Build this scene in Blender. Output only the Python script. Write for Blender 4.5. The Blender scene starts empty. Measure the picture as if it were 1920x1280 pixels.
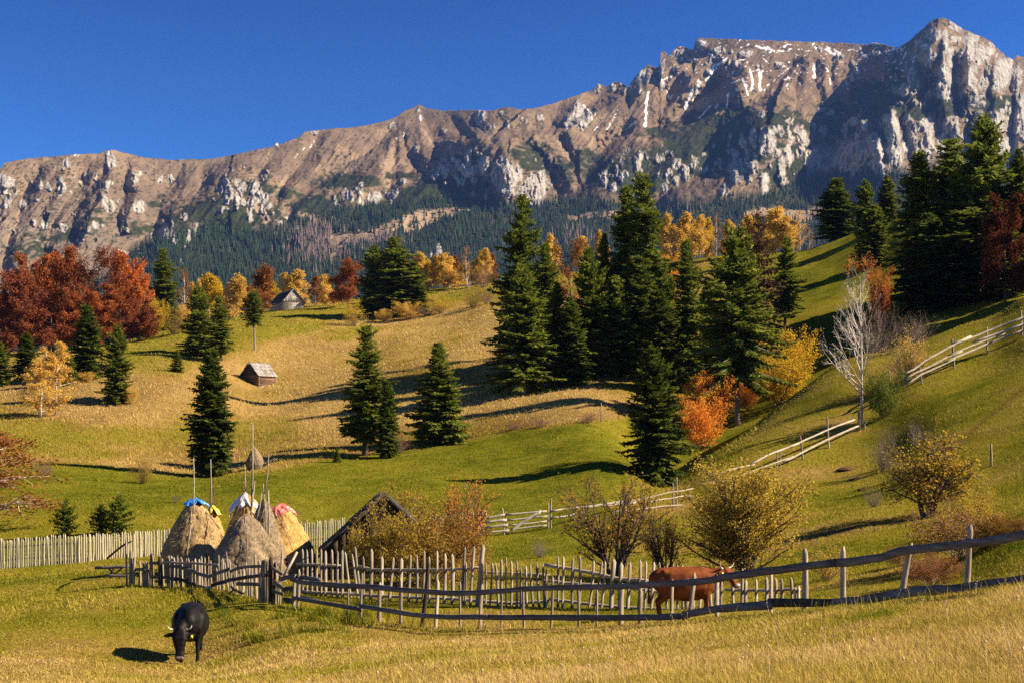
import bpy, math, random
import numpy as np
from math import radians, sin, cos, tan, pi, atan2, hypot, sqrt

# ---------------------------------------------------------------- camera, sky, sun, exposure
sc = bpy.context.scene
COL = sc.collection
F = 2667.0            # focal length in photo pixels (1920 wide)
CX, HY = 960.0, 850.0 # column of the optical axis, row of the horizon
cam_d = bpy.data.cameras.new("camera")
cam = bpy.data.objects.new("camera", cam_d); COL.objects.link(cam)
cam.location = (0, 0, 0); cam.rotation_euler = (radians(90), 0, 0)
cam_d.sensor_width = 36.0; cam_d.lens = 36.0 * F / 1920.0
cam_d.shift_y = (HY - 640.0) / 1920.0
cam_d.clip_start = 0.1; cam_d.clip_end = 40000
sc.camera = cam
SUN_EL, SUN_AZ = radians(33.5), radians(93.0)     # azimuth from +Y (view) towards +X (right)
sund = bpy.data.lights.new("sun", 'SUN'); sun = bpy.data.objects.new("sun", sund); COL.objects.link(sun)
sund.energy = 5.0; sund.angle = radians(0.5); sund.color = (1.0, 0.82, 0.58)
from mathutils import Vector
SD = Vector((cos(SUN_EL)*sin(SUN_AZ), cos(SUN_EL)*cos(SUN_AZ), sin(SUN_EL)))
sun.rotation_euler = SD.to_track_quat('Z', 'Y').to_euler()
sun.location = (60, 20, 60)
world = bpy.data.worlds.new("World"); sc.world = world; world.use_nodes = True
wn = world.node_tree; wn.nodes.clear()
sky = wn.nodes.new('ShaderNodeTexSky'); sky.sky_type = 'NISHITA'; sky.sun_disc = False
sky.sun_elevation = SUN_EL; sky.sun_rotation = SUN_AZ
sky.altitude = 1200; sky.air_density = 1.0; sky.dust_density = 0.25; sky.ozone_density = 3.0
gm = wn.nodes.new('ShaderNodeGamma'); gm.inputs[1].default_value = 2.2
hs = wn.nodes.new('ShaderNodeHueSaturation'); hs.inputs['Saturation'].default_value = 1.06; hs.inputs['Value'].default_value = 0.165
hs.inputs['Hue'].default_value = 0.500
bg = wn.nodes.new('ShaderNodeBackground'); bg.inputs[1].default_value = 0.05
wo = wn.nodes.new('ShaderNodeOutputWorld')
wn.links.new(sky.outputs[0], gm.inputs[0]); wn.links.new(gm.outputs[0], hs.inputs['Color'])
wn.links.new(hs.outputs[0], bg.inputs[0]); wn.links.new(bg.outputs[0], wo.inputs[0])
sc.view_settings.view_transform = 'Standard'; sc.view_settings.look = 'None'
sc.view_settings.exposure = 1.28; sc.view_settings.gamma = 1.0
sc.cycles.use_denoising = False
sc.cycles.max_bounces = 6; sc.cycles.diffuse_bounces = 2; sc.cycles.transparent_max_bounces = 8
sc.cycles.volume_bounces = 0; sc.cycles.glossy_bounces = 1; sc.cycles.transmission_bounces = 3
sc.cycles.caustics_reflective = False; sc.cycles.caustics_refractive = False

# ---------------------------------------------------------------- helpers
def vnoise(x, y, seed=0):
    xi = np.floor(x).astype(np.int64); yi = np.floor(y).astype(np.int64)
    xf = x-xi; yf = y-yi
    u = xf*xf*(3-2*xf); v = yf*yf*(3-2*yf)
    def h(a, b):
        n = (a*374761393 + b*668265263 + seed*974634777) & 0xffffffff
        n = ((n ^ (n >> 13))*1274126177) & 0xffffffff
        n = ((n ^ (n >> 16))*2246822519) & 0xffffffff
        return ((n ^ (n >> 15)) & 0xffff)/65535.0
    return (h(xi,yi)*(1-u)+h(xi+1,yi)*u)*(1-v)+(h(xi,yi+1)*(1-u)+h(xi+1,yi+1)*u)*v
def fbm(x, y, seed=0, oct=4, gain=0.5):
    s = 0; a = 1; t = 0
    for i in range(oct):
        s = s + a*(vnoise(x*2**i+7.3*i, y*2**i+3.1*i, seed+i)*2-1); t += a; a *= gain
    return s/t
def ridged(x, y, seed=0, oct=4, gain=0.5):
    s = 0; a = 1; t = 0
    for i in range(oct):
        s = s + a*(1-np.abs(vnoise(x*2**i+5.7*i, y*2**i+1.9*i, seed+i)*2-1)); t += a; a *= gain
    return s/t
def sstep(a, b, x):
    t = np.clip((x-a)/(b-a), 0, 1); return t*t*(3-2*t)

def mk_mesh(name, V, quads=None, tris=None, attrs=None, smooth=False, cols=None):
    me = bpy.data.meshes.new(name)
    V = np.asarray(V, np.float32)
    q = np.zeros((0,4), np.int32) if quads is None else np.asarray(quads, np.int32).reshape(-1,4)
    t = np.zeros((0,3), np.int32) if tris is None else np.asarray(tris, np.int32).reshape(-1,3)
    me.vertices.add(len(V)); me.vertices.foreach_set("co", V.ravel())
    nl = q.size+t.size; me.loops.add(nl)
    me.loops.foreach_set("vertex_index", np.concatenate([q.ravel(), t.ravel()]).astype(np.int32))
    me.polygons.add(len(q)+len(t))
    ls = np.concatenate([np.arange(len(q))*4, len(q)*4+np.arange(len(t))*3]).astype(np.int32)
    me.polygons.foreach_set("loop_start", ls)
    if smooth: me.polygons.foreach_set("use_smooth", np.ones(len(q)+len(t), dtype=bool))
    me.update(calc_edges=True)
    for k, a in (attrs or {}).items():
        at = me.attributes.new(k, 'FLOAT', 'POINT'); at.data.foreach_set("value", np.asarray(a, np.float32).ravel())
    me.validate()
    return me
def link(name, me, mats=(), parent=None, loc=None):
    o = bpy.data.objects.new(name, me); COL.objects.link(o)
    if me is not None and mats:
        for m in (mats if isinstance(mats, (list, tuple)) else [mats]): me.materials.append(m)
    if parent: o.parent = parent
    if loc is not None: o.location = loc
    return o
def tag(o, label=None, cat=None, group=None, kind=None):
    if label: o["label"] = label
    if cat: o["category"] = cat
    if group: o["group"] = group
    if kind: o["kind"] = kind
    return o
def empty(name, loc, rz=0.0):
    o = bpy.data.objects.new(name, None); COL.objects.link(o)
    o.location = loc; o.rotation_euler = (0,0,rz); o.empty_display_size = 0.3
    return o
class MB:
    """collects boxes, tubes, boards into one mesh"""
    def __init__(s): s.v=[]; s.q=[]; s.t=[]; s.n=0; s.a=[]
    def add(s, V, Q=(), T=(), tint=0.5):
        V = np.asarray(V, float); s.v.append(V)
        if len(Q): s.q.append(np.asarray(Q)+s.n)
        if len(T): s.t.append(np.asarray(T)+s.n)
        s.a.append(np.full(len(V), tint)); s.n += len(V)
    def box(s, c, size, R=None, tint=0.5):
        d = np.array([[-1,-1,-1],[1,-1,-1],[1,1,-1],[-1,1,-1],[-1,-1,1],[1,-1,1],[1,1,1],[-1,1,1]])*0.5*np.array(size)
        if R is not None: d = d@np.array(R).T
        s.add(d+np.array(c), [[0,3,2,1],[4,5,6,7],[0,1,5,4],[1,2,6,5],[2,3,7,6],[3,0,4,7]], tint=tint)
    def tube(s, P, R, k=6, cap=True, tint=0.5):
        P = np.asarray(P, float); n = len(P); R = np.broadcast_to(np.asarray(R, float), (n,))
        T = np.gradient(P, axis=0); T /= np.linalg.norm(T, axis=1)[:,None]+1e-9
        up = np.array([0,0,1.0]) if abs(T[:,2]).mean() < 0.8 else np.array([1.0,0,0])
        A = np.cross(T, up); A /= np.linalg.norm(A, axis=1)[:,None]+1e-9; B = np.cross(T, A)
        th = np.arange(k)*2*pi/k
        V = P[:,None,:]+R[:,None,None]*(np.cos(th)[None,:,None]*A[:,None,:]+np.sin(th)[None,:,None]*B[:,None,:])
        i = np.arange(n-1)[:,None]*k; j = np.arange(k)[None,:]; j2 = (j+1)%k
        Q = np.stack([i+j, i+j2, i+k+j2, i+k+j], -1).reshape(-1,4)
        V = V.reshape(-1,3); T3 = []
        if cap:
            V = np.vstack([V, P[:1], P[-1:]])
            m = n*k
            for a in range(k):
                T3.append([m, (a+1)%k, a]); T3.append([m+1, (n-1)*k+a, (n-1)*k+(a+1)%k])
        s.add(V, Q, T3, tint)
    def board(s, P, h, t, dirn, tint=0.5):
        """flat plank swept along P; h heights (vertical), t thickness along horizontal dirn"""
        P = np.asarray(P, float); n = len(P); h = np.broadcast_to(np.asarray(h, float), (n,))
        dv = np.asarray(dirn, float); up = np.array([0,0,1.0])
        V = np.stack([P-dv*t/2-up*h[:,None]/2, P+dv*t/2-up*h[:,None]/2, P+dv*t/2+up*h[:,None]/2, P-dv*t/2+up*h[:,None]/2], 1).reshape(-1,3)
        Q = []
        for i in range(n-1):
            for a in range(4): Q.append([i*4+a, i*4+(a+1)%4, i*4+4+(a+1)%4, i*4+4+a])
        Q.append([3,2,1,0]); Q.append([(n-1)*4+a for a in range(4)])
        s.add(V, Q, tint=tint)
    def build(s, name, mats, parent=None, smooth=False, loc=None, origin=None):
        V = np.vstack(s.v)
        if origin is not None: V = V-np.array(origin)
        me = mk_mesh(name, V, np.vstack(s.q) if s.q else None, np.vstack(s.t) if s.t else None,
                     {'tint': np.concatenate(s.a)}, smooth)
        return link(name, me, mats, parent, loc)

# ---------------------------------------------------------------- materials
def new_mat(name):
    m = bpy.data.materials.new(name); m.use_nodes = True; nt = m.node_tree; nt.nodes.clear()
    return m, nt, nt.nodes.new('ShaderNodeOutputMaterial')
def N(nt, t, **kw):
    n = nt.nodes.new(t)
    for k, v in kw.items():
        if k.startswith('i_'): n.inputs[k[2:].replace('_', ' ')].default_value = v
        elif k[0] == 'n' and k[1:].isdigit(): n.inputs[int(k[1:])].default_value = v
        else: setattr(n, k, v)
    return n
def L(nt, a, b): nt.links.new(a, b)
def ramp(nt, fac, stops, interp='LINEAR'):
    r = nt.nodes.new('ShaderNodeValToRGB'); cr = r.color_ramp; cr.interpolation = interp
    while len(cr.elements) > 1: cr.elements.remove(cr.elements[-1])
    cr.elements[0].position = stops[0][0]; cr.elements[0].color = (*stops[0][1], 1)
    for p, c in stops[1:]:
        e = cr.elements.new(p); e.color = (*c, 1)
    if fac is not None: nt.links.new(fac, r.inputs[0])
    return r
def mixc(nt, fac, a, b, typ='MIX'):
    m = nt.nodes.new('ShaderNodeMix'); m.data_type = 'RGBA'; m.blend_type = typ
    for s, v in ((m.inputs[0], fac), (m.inputs[6], a), (m.inputs[7], b)):
        if isinstance(v, (int, float)): s.default_value = v
        elif isinstance(v, tuple): s.default_value = (*v, 1)
        else: nt.links.new(v, s)
    return m.outputs[2]
def noise_tex(nt, scale, detail=4, rough=0.55, vec=None, stretch=None, coord='Object'):
    tc = nt.nodes.new('ShaderNodeTexCoord'); src = tc.outputs[coord] if vec is None else vec
    if stretch:
        mp = nt.nodes.new('ShaderNodeMapping'); mp.inputs['Scale'].default_value = stretch
        nt.links.new(src, mp.inputs[0]); src = mp.outputs[0]
    n = nt.nodes.new('ShaderNodeTexNoise'); n.inputs['Scale'].default_value = scale
    n.inputs['Detail'].default_value = detail; n.inputs['Roughness'].default_value = rough
    nt.links.new(src, n.inputs['Vector']); return n.outputs['Fac']
def attr(nt, name):
    a = nt.nodes.new('ShaderNodeAttribute'); a.attribute_name = name; return a.outputs['Fac']
def math_n(nt, op, a, b=0.0, clamp=False):
    m = nt.nodes.new('ShaderNodeMath'); m.operation = op; m.use_clamp = clamp
    for s, v in ((m.inputs[0], a), (m.inputs[1], b)):
        if isinstance(v, (int, float)): s.default_value = v
        else: nt.links.new(v, s)
    return m.outputs[0]

def leaf_mat(name, cols, transl=0.35, rough=0.6):
    m, nt, out = new_mat(name)
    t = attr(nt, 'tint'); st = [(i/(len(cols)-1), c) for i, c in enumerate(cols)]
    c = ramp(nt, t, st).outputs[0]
    oi = nt.nodes.new('ShaderNodeObjectInfo')
    hv = N(nt, 'ShaderNodeHueSaturation')
    v = math_n(nt, 'MULTIPLY_ADD', oi.outputs['Random'], 0.25); nt.nodes[-1].inputs[2].default_value = 0.88
    L(nt, v, hv.inputs['Value']); L(nt, c, hv.inputs['Color']); c = hv.outputs[0]
    d = N(nt, 'ShaderNodeBsdfDiffuse'); L(nt, c, d.inputs[0])
    tr = N(nt, 'ShaderNodeBsdfTranslucent'); L(nt, c, tr.inputs[0])
    ms = N(nt, 'ShaderNodeMixShader'); ms.inputs[0].default_value = transl
    L(nt, d.outputs[0], ms.inputs[1]); L(nt, tr.outputs[0], ms.inputs[2]); L(nt, ms.outputs[0], out.inputs[0])
    return m
def wood_mat(name, c1, c2, c3, scale=6.0, stretch=(1,1,0.12), rough=0.85, bump=0.4):
    m, nt, out = new_mat(name)
    f = noise_tex(nt, scale, 6, 0.65, stretch=stretch)
    f2 = noise_tex(nt, 1.3, 3, 0.5)
    c = ramp(nt, f, [(0.3, c1), (0.5, c2), (0.72, c3)]).outputs[0]
    c = mixc(nt, math_n(nt, 'MULTIPLY', f2, 0.5), c, c1)
    ti = attr(nt, 'tint')
    hv = N(nt, 'ShaderNodeHueSaturation'); v = math_n(nt, 'MULTIPLY_ADD', ti, 0.7); nt.nodes[-1].inputs[2].default_value = 0.65
    L(nt, v, hv.inputs['Value']); L(nt, c, hv.inputs['Color'])
    p = N(nt, 'ShaderNodeBsdfPrincipled', i_Roughness=rough); p.inputs['Specular IOR Level'].default_value = 0.25
    L(nt, hv.outputs[0], p.inputs['Base Color'])
    b = N(nt, 'ShaderNodeBump'); b.inputs['Strength'].default_value = bump; b.inputs['Distance'].default_value = 0.03
    L(nt, f, b.inputs['Height']); L(nt, b.outputs[0], p.inputs['Normal']); L(nt, p.outputs[0], out.inputs[0])
    return m
def plain_mat(name, c1, c2, scale=8, rough=0.8, stretch=None, bump=0.2, spec=0.3, dist=0.02):
    m, nt, out = new_mat(name)
    f = noise_tex(nt, scale, 5, 0.6, stretch=stretch)
    c = ramp(nt, f, [(0.3, c1), (0.7, c2)]).outputs[0]
    p = N(nt, 'ShaderNodeBsdfPrincipled', i_Roughness=rough); p.inputs['Specular IOR Level'].default_value = spec
    L(nt, c, p.inputs['Base Color'])
    b = N(nt, 'ShaderNodeBump'); b.inputs['Strength'].default_value = bump; b.inputs['Distance'].default_value = dist
    L(nt, f, b.inputs['Height']); L(nt, b.outputs[0], p.inputs['Normal']); L(nt, p.outputs[0], out.inputs[0])
    return m
M = {}
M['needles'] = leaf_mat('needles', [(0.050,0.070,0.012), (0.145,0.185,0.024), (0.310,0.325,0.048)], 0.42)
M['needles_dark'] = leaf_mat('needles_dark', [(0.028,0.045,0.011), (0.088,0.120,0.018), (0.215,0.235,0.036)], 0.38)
M['larch'] = leaf_mat('larch_twigs', [(0.07,0.045,0.03), (0.14,0.085,0.05), (0.22,0.12,0.05)], 0.2)
M['leaf_red'] = leaf_mat('leaf_red', [(0.20,0.055,0.020), (0.36,0.110,0.032), (0.50,0.19,0.055)], 0.45)
M['leaf_russet'] = leaf_mat('leaf_russet', [(0.15,0.05,0.03), (0.24,0.075,0.035), (0.36,0.12,0.04)], 0.4)
M['leaf_brown'] = leaf_mat('leaf_brown', [(0.16,0.06,0.02), (0.30,0.12,0.03), (0.45,0.20,0.05)], 0.4)
M['leaf_gold'] = leaf_mat('leaf_gold', [(0.48,0.28,0.06), (0.70,0.46,0.095), (0.84,0.61,0.15)], 0.45)
M['leaf_yellow'] = leaf_mat('leaf_yellow', [(0.40,0.24,0.02), (0.60,0.40,0.03), (0.75,0.52,0.05)], 0.45)
M['leaf_orange'] = leaf_mat('leaf_orange', [(0.50,0.15,0.02), (0.70,0.27,0.035), (0.78,0.40,0.06)], 0.45)
M['leaf_scarlet'] = leaf_mat('leaf_scarlet', [(0.34,0.08,0.02), (0.52,0.16,0.035), (0.64,0.25,0.06)], 0.45)
M['leaf_olive'] = leaf_mat('leaf_olive', [(0.15,0.12,0.02), (0.36,0.25,0.035), (0.60,0.40,0.06)], 0.4)
M['leaf_red_shaded'] = leaf_mat('leaf_red_shaded', [(0.06,0.018,0.010), (0.12,0.035,0.018), (0.20,0.07,0.03)], 0.35)  # red leaves darkened in colour to imitate the shade on the right beech
M['leaf_ochre'] = leaf_mat('leaf_ochre', [(0.30,0.21,0.028), (0.54,0.39,0.048), (0.76,0.55,0.09)], 0.45)
M['leaf_mixed'] = leaf_mat('leaf_mixed', [(0.10,0.06,0.02), (0.30,0.16,0.03), (0.52,0.30,0.05)], 0.4)
M['bark'] = plain_mat('bark', (0.05,0.038,0.030), (0.13,0.10,0.08), 9, 0.9, (1,1,0.2))
M['bark_pale'] = plain_mat('bark_pale', (0.16,0.13,0.11), (0.34,0.30,0.26), 9, 0.9, (1,1,0.25))
M['bark_birch'] = plain_mat('bark_birch', (0.24,0.20,0.165), (0.66,0.60,0.52), 3.0, 0.7, (1,1,2.5))
M['twig'] = plain_mat('twig', (0.07,0.05,0.04), (0.16,0.12,0.10), 5, 0.9)
M['twig_pale'] = plain_mat('twig_pale', (0.16,0.12,0.10), (0.30,0.24,0.20), 5, 0.9)
M['picket'] = wood_mat('picket_wood', (0.12,0.095,0.065), (0.30,0.25,0.18), (0.52,0.45,0.34), 11)
M['palisade'] = wood_mat('palisade_wood', (0.27,0.235,0.15), (0.50,0.45,0.31), (0.68,0.63,0.47), 6)
M['rail'] = wood_mat('rail_wood', (0.06,0.055,0.05), (0.15,0.135,0.12), (0.28,0.25,0.22), 5, (0.25,0.25,2.5))
M['rail_pale'] = wood_mat('rail_pale_wood', (0.22,0.185,0.14), (0.42,0.365,0.28), (0.58,0.52,0.41), 5, (0.3,0.3,2))
M['pole'] = wood_mat('pole_wood', (0.13,0.10,0.07), (0.32,0.265,0.19), (0.54,0.465,0.35), 9)
M['dark_wood'] = wood_mat('dark_wood', (0.02,0.016,0.013), (0.055,0.042,0.032), (0.12,0.09,0.065), 3, (2,2,0.3))
M['log'] = wood_mat('log_wood', (0.09,0.05,0.03), (0.20,0.12,0.07), (0.34,0.23,0.14), 3, (0.4,0.4,3))
M['grey_plank'] = wood_mat('grey_plank', (0.22,0.20,0.18), (0.40,0.37,0.34), (0.55,0.52,0.48), 2, (3,3,0.4))
M['shingle'] = wood_mat('shingle_wood', (0.16,0.15,0.14), (0.34,0.32,0.30), (0.52,0.49,0.45), 3, (3,1,1))
M['shingle_dark'] = wood_mat('shingle_dark', (0.025,0.024,0.025), (0.06,0.057,0.055), (0.13,0.12,0.115), 3, (3,1,1))
def hay_mat(name, c1, c2, c3):
    m, nt, out = new_mat(name)
    f = noise_tex(nt, 14, 6, 0.75, stretch=(1,1,0.45)); g = noise_tex(nt, 2.2, 4, 0.6)
    fm = math_n(nt, 'ADD', math_n(nt, 'MULTIPLY', f, 0.7), math_n(nt, 'MULTIPLY', g, 0.3))
    c = ramp(nt, fm, [(0.35, c1), (0.5, c2), (0.64, c3)]).outputs[0]
    d = N(nt, 'ShaderNodeBsdfDiffuse'); L(nt, c, d.inputs[0])
    b = N(nt, 'ShaderNodeBump'); b.inputs['Strength'].default_value = 0.9; b.inputs['Distance'].default_value = 0.06
    L(nt, fm, b.inputs['Height']); L(nt, b.outputs[0], d.inputs['Normal']); L(nt, d.outputs[0], out.inputs[0])
    return m
M['hay'] = hay_mat('hay', (0.16,0.105,0.045), (0.36,0.25,0.12), (0.58,0.42,0.21))
M['hay_grey'] = hay_mat('hay_grey', (0.11,0.08,0.05), (0.25,0.19,0.12), (0.42,0.33,0.21))
M['hay_gold'] = hay_mat('hay_gold', (0.26,0.15,0.05), (0.52,0.33,0.11), (0.70,0.48,0.19))
def tarp(name, c1, c2): return plain_mat(name, c1, c2, 5, 0.35, bump=0.6, spec=0.5, dist=0.05)
M['tarp_blue'] = tarp('tarp_blue', (0.01,0.14,0.55), (0.05,0.30,0.80))
M['tarp_white'] = tarp('tarp_white', (0.55,0.55,0.60), (0.85,0.84,0.86))
M['tarp_red'] = tarp('tarp_red', (0.65,0.10,0.08), (0.85,0.30,0.26))
M['tarp_yellow'] = tarp('tarp_yellow', (0.75,0.48,0.03), (0.90,0.70,0.08))
M['fur_black'] = plain_mat('fur_black', (0.003,0.0025,0.002), (0.010,0.007,0.006), 9, 0.6, spec=0.16)
M['fur_red'] = plain_mat('fur_red', (0.07,0.016,0.005), (0.28,0.08,0.018), 2.6, 0.75, spec=0.12)
M['horn'] = plain_mat('horn', (0.45,0.38,0.26), (0.75,0.66,0.50), 9, 0.4)
M['tag'] = plain_mat('ear_tag_yellow', (0.85,0.72,0.03), (0.95,0.82,0.06), 9, 0.4)
M['skin_dark'] = plain_mat('eye_dark', (0.004,0.004,0.004), (0.01,0.01,0.01), 9, 0.15, spec=0.6)
M['muzzle'] = plain_mat('muzzle', (0.30,0.22,0.18), (0.60,0.50,0.44), 12, 0.5)
M['muzzle_dark'] = plain_mat('muzzle_dark', (0.05,0.04,0.036), (0.20,0.16,0.14), 14, 0.4)
M['stone'] = plain_mat('stone', (0.35,0.33,0.30), (0.68,0.65,0.60), 4, 0.9)
M['plaster'] = plain_mat('plaster', (0.70,0.68,0.64), (0.84,0.82,0.78), 4, 0.9)
M['soil'] = plain_mat('soil', (0.06,0.025,0.012), (0.16,0.07,0.035), 9, 0.95, bump=0.8, dist=0.05)

# ---------------------------------------------------------------- terrain
RAW = """1900,1280,10 1500,1280,11 1200,1280,13 960,1280,15 700,1280,18.5 500,1280,22 250,1280,25.5 0,1280,28 -500,1280,32 2500,1280,8.5
345,1240,36 100,1160,42 560,1200,34 800,1220,26 1100,1210,25 1400,1200,20.5 1700,1180,17 1900,1160,15.5 2500,1120,16 -500,1160,44
505,1132,43 640,1160,41 800,1175,38.5 900,1177,37 1060,1174,35 1200,1166,33 1345,1156,30.5 1580,1138,27 1700,1128,25.3 1815,1118,23.5 1920,1098,22.3 2500,1050,20
600,1117,46 660,1121,45.3 800,1130,43.5 900,1135,42.5 1000,1138,42 1150,1143,41 1300,1143,40 1500,1128,38 1650,1118,36 1800,1110,34 1920,1100,32 2500,1060,28
250,1091,49.5 370,1096,48.5 420,1106,46.5 300,1075,54 450,1082,54 540,1078,56 0,1052,63 150,1048,62 320,1035,66 -500,1052,63
1000,1062,58 1250,1062,56 1400,1070,52 1600,1040,50 1600,980,60 1750,1040,44 1900,1020,38 1500,960,72 1400,960,74 2500,900,36
1740,962,60 1850,870,72 1910,905,62 1780,810,84 1900,740,88 1690,900,76 1650,850,90 2500,850,60 2500,700,80
100,1000,73 100,950,85 0,900,101 -500,900,105 250,940,88 500,940,88 560,1018,76 640,1012,77 600,975,86 760,985,80 912,1000,77 1040,986,78 1130,965,80 1270,948,84
800,930,90 1000,900,96 640,880,107 1000,845,110 1180,880,98 1100,800,119 840,830,121 690,853,118 395,885,113 200,872,113 520,868,113
1400,885,90 1460,866,92 1510,850,94 1610,796,99 1700,722,103 1790,682,106 1860,650,108 1920,618,108 2500,480,115
1180,925,90 1250,912,96 1300,868,104 1361,828,112 1440,765,117 1515,710,121 1559,680,123 1616,664,124 1743,629,124 1804,606,125 1920,552,123 2500,430,124
1230,915,112 1300,872,118 1361,834,124 1440,785,130 1515,735,133 1559,705,134 1640,680,136 1743,648,136 1850,615,136 1950,570,136 2500,460,138
1180,860,112 1230,850,124 1300,805,136 1385,785,138 1480,720,146 1560,670,152 1700,620,152 1850,580,150 2500,460,150
980,735,150 1180,700,158 1155,690,162 1300,700,165 1400,660,172 1500,620,172 1600,570,180 1700,530,184 1900,480,184 2500,430,184
0,790,137 100,785,140 220,755,152 160,714,166 0,725,168 -500,800,150 330,698,172 300,780,146 480,722,185 600,760,158 825,780,140 800,700,175 640,700,185
375,668,196 430,670,196 478,657,205 240,640,238 320,618,262 430,600,275 500,586,330 600,572,345 700,600,265 760,592,268 700,558,355 800,548,355 900,538,350 870,590,250 640,625,238 1000,600,215 1000,518,340 1100,560,250 1200,500,320 1300,540,240 1300,490,300 1400,560,210 1400,478,300 1500,470,280 1500,560,200 1600,441,242 1690,418,222 1640,500,205 1800,390,230 1950,350,240 2500,400,240 -500,690,240
0,665,240 -500,680,300 0,665,300 240,650,290 -500,720,450 0,720,450 500,650,450 900,630,450 1300,600,450 1690,560,380 1950,500,400 2500,520,400
-500,780,900 500,760,900 1300,740,900 2000,700,900 2600,680,900 -500,700,2300 300,665,2300 960,650,2300 1500,640,2300 2500,620,2300"""
cp = np.array([[float(v) for v in t.split(',')] for t in RAW.split()])
cpx = (cp[:,0]-CX)/F; caz = np.arctan(cpx); cR = cp[:,2]*np.sqrt(1+cpx**2)
cE = (HY-cp[:,1])/F*cp[:,2]/cR
KA, KR = 5.0, 1.15
def tps_phi(r2): return 0.5*r2*np.log(r2+1e-9)
P_ = np.stack([caz*KA, np.log(cR)*KR], 1); n_ = len(P_)
r2_ = ((P_[:,None]-P_[None])**2).sum(-1)
A_ = np.zeros((n_+3, n_+3)); A_[:n_,:n_] = tps_phi(r2_)+np.eye(n_)*2e-4
A_[:n_,n_] = 1; A_[:n_,n_+1:] = P_; A_[n_:,:n_] = A_[:n_,n_:].T
W_ = np.linalg.solve(A_, np.concatenate([cE, [0,0,0]]))
AZM = radians(33.0)
GA = np.linspace(-AZM, AZM, 760); GL = np.linspace(math.log(7.0), math.log(2400.0), 760)
def tps_eval(a, l):
    a = a.ravel(); l = l.ravel(); out = np.empty(len(a))
    for s in range(0, len(a), 40000):
        q = np.stack([a[s:s+40000]*KA, l[s:s+40000]*KR], 1)
        r2 = ((q[:,None,0]-P_[None,:,0])**2+(q[:,None,1]-P_[None,:,1])**2)
        out[s:s+40000] = tps_phi(r2)@W_[:n_]+W_[n_]+q@W_[n_+1:]
    return out
_ga, _gl = np.meshgrid(GA[::4], GL[::4], indexing='ij')   # solved on a coarser lattice, then refined
EG0 = tps_eval(_ga, _gl).reshape(_ga.shape)
def bil(G, u, v):
    u = np.clip(u, 0, G.shape[0]-1.001); v = np.clip(v, 0, G.shape[1]-1.001)
    i = u.astype(int); j = v.astype(int); a = u-i; b = v-j
    return (G[i,j]*(1-a)+G[i+1,j]*a)*(1-b)+(G[i,j+1]*(1-a)+G[i+1,j+1]*a)*b
def ground(x, y):
    x = np.asarray(x, float); y = np.asarray(y, float)
    R = np.hypot(x, y)+1e-6; az = np.arctan2(x, y)
    w = np.clip((np.abs(az)-AZM)/(pi-AZM), 0, 1)
    azc = np.clip(az, -AZM, AZM)
    Rc = np.clip(R, 7.0, 2399)
    v = (np.log(Rc)-GL[0])/(GL[-1]-GL[0])*(EG0.shape[1]-1)
    def ev(a): return bil(EG0, (a-GA[0])/(GA[-1]-GA[0])*(EG0.shape[0]-1), v)
    e = ev(azc)
    e = e*(1-0.5*w)+0.5*w*ev(-azc)
    z = e*Rc
    z = np.where(R < 7.0, -1.6+(z+1.6)*(R/7.0)**2, z)
    amp = np.clip(R/60.0, 0.05, 3.0)*np.clip((900-R)/500, 0, 1)
    z = z+amp*(0.10*fbm(x/5.0, y/5.0, 3, 3)+0.22*fbm(x/17.0, y/17.0, 9, 2))*np.clip(1.4-0.4*(R > 30), 0.3, 1.5)
    return z
def gz(x, y): return float(ground(np.array([x]), np.array([y]))[0])
def proj(x, y, z): return CX+F*x/y, HY-F*z/y
def hit(px, py, dmin=12.0, dmax=420.0):
    """ground point seen at photo pixel (px, py)"""
    d = np.exp(np.linspace(math.log(dmin), math.log(dmax), 1600))
    x = (px-CX)/F*d; g = ground(x, d); r = (HY-py)/F*d
    k = np.nonzero(g >= r)[0]
    i = k[0] if len(k) else int(np.argmin(r-g))
    return float(x[i]), float(d[i]), float(g[i])
def at(px, d):
    x = (px-CX)/F*d; return float(x), float(d), gz(x, d)
def pt(px, py, d): return np.array([(px-CX)/F*d, d, (HY-py)/F*d])

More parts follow.
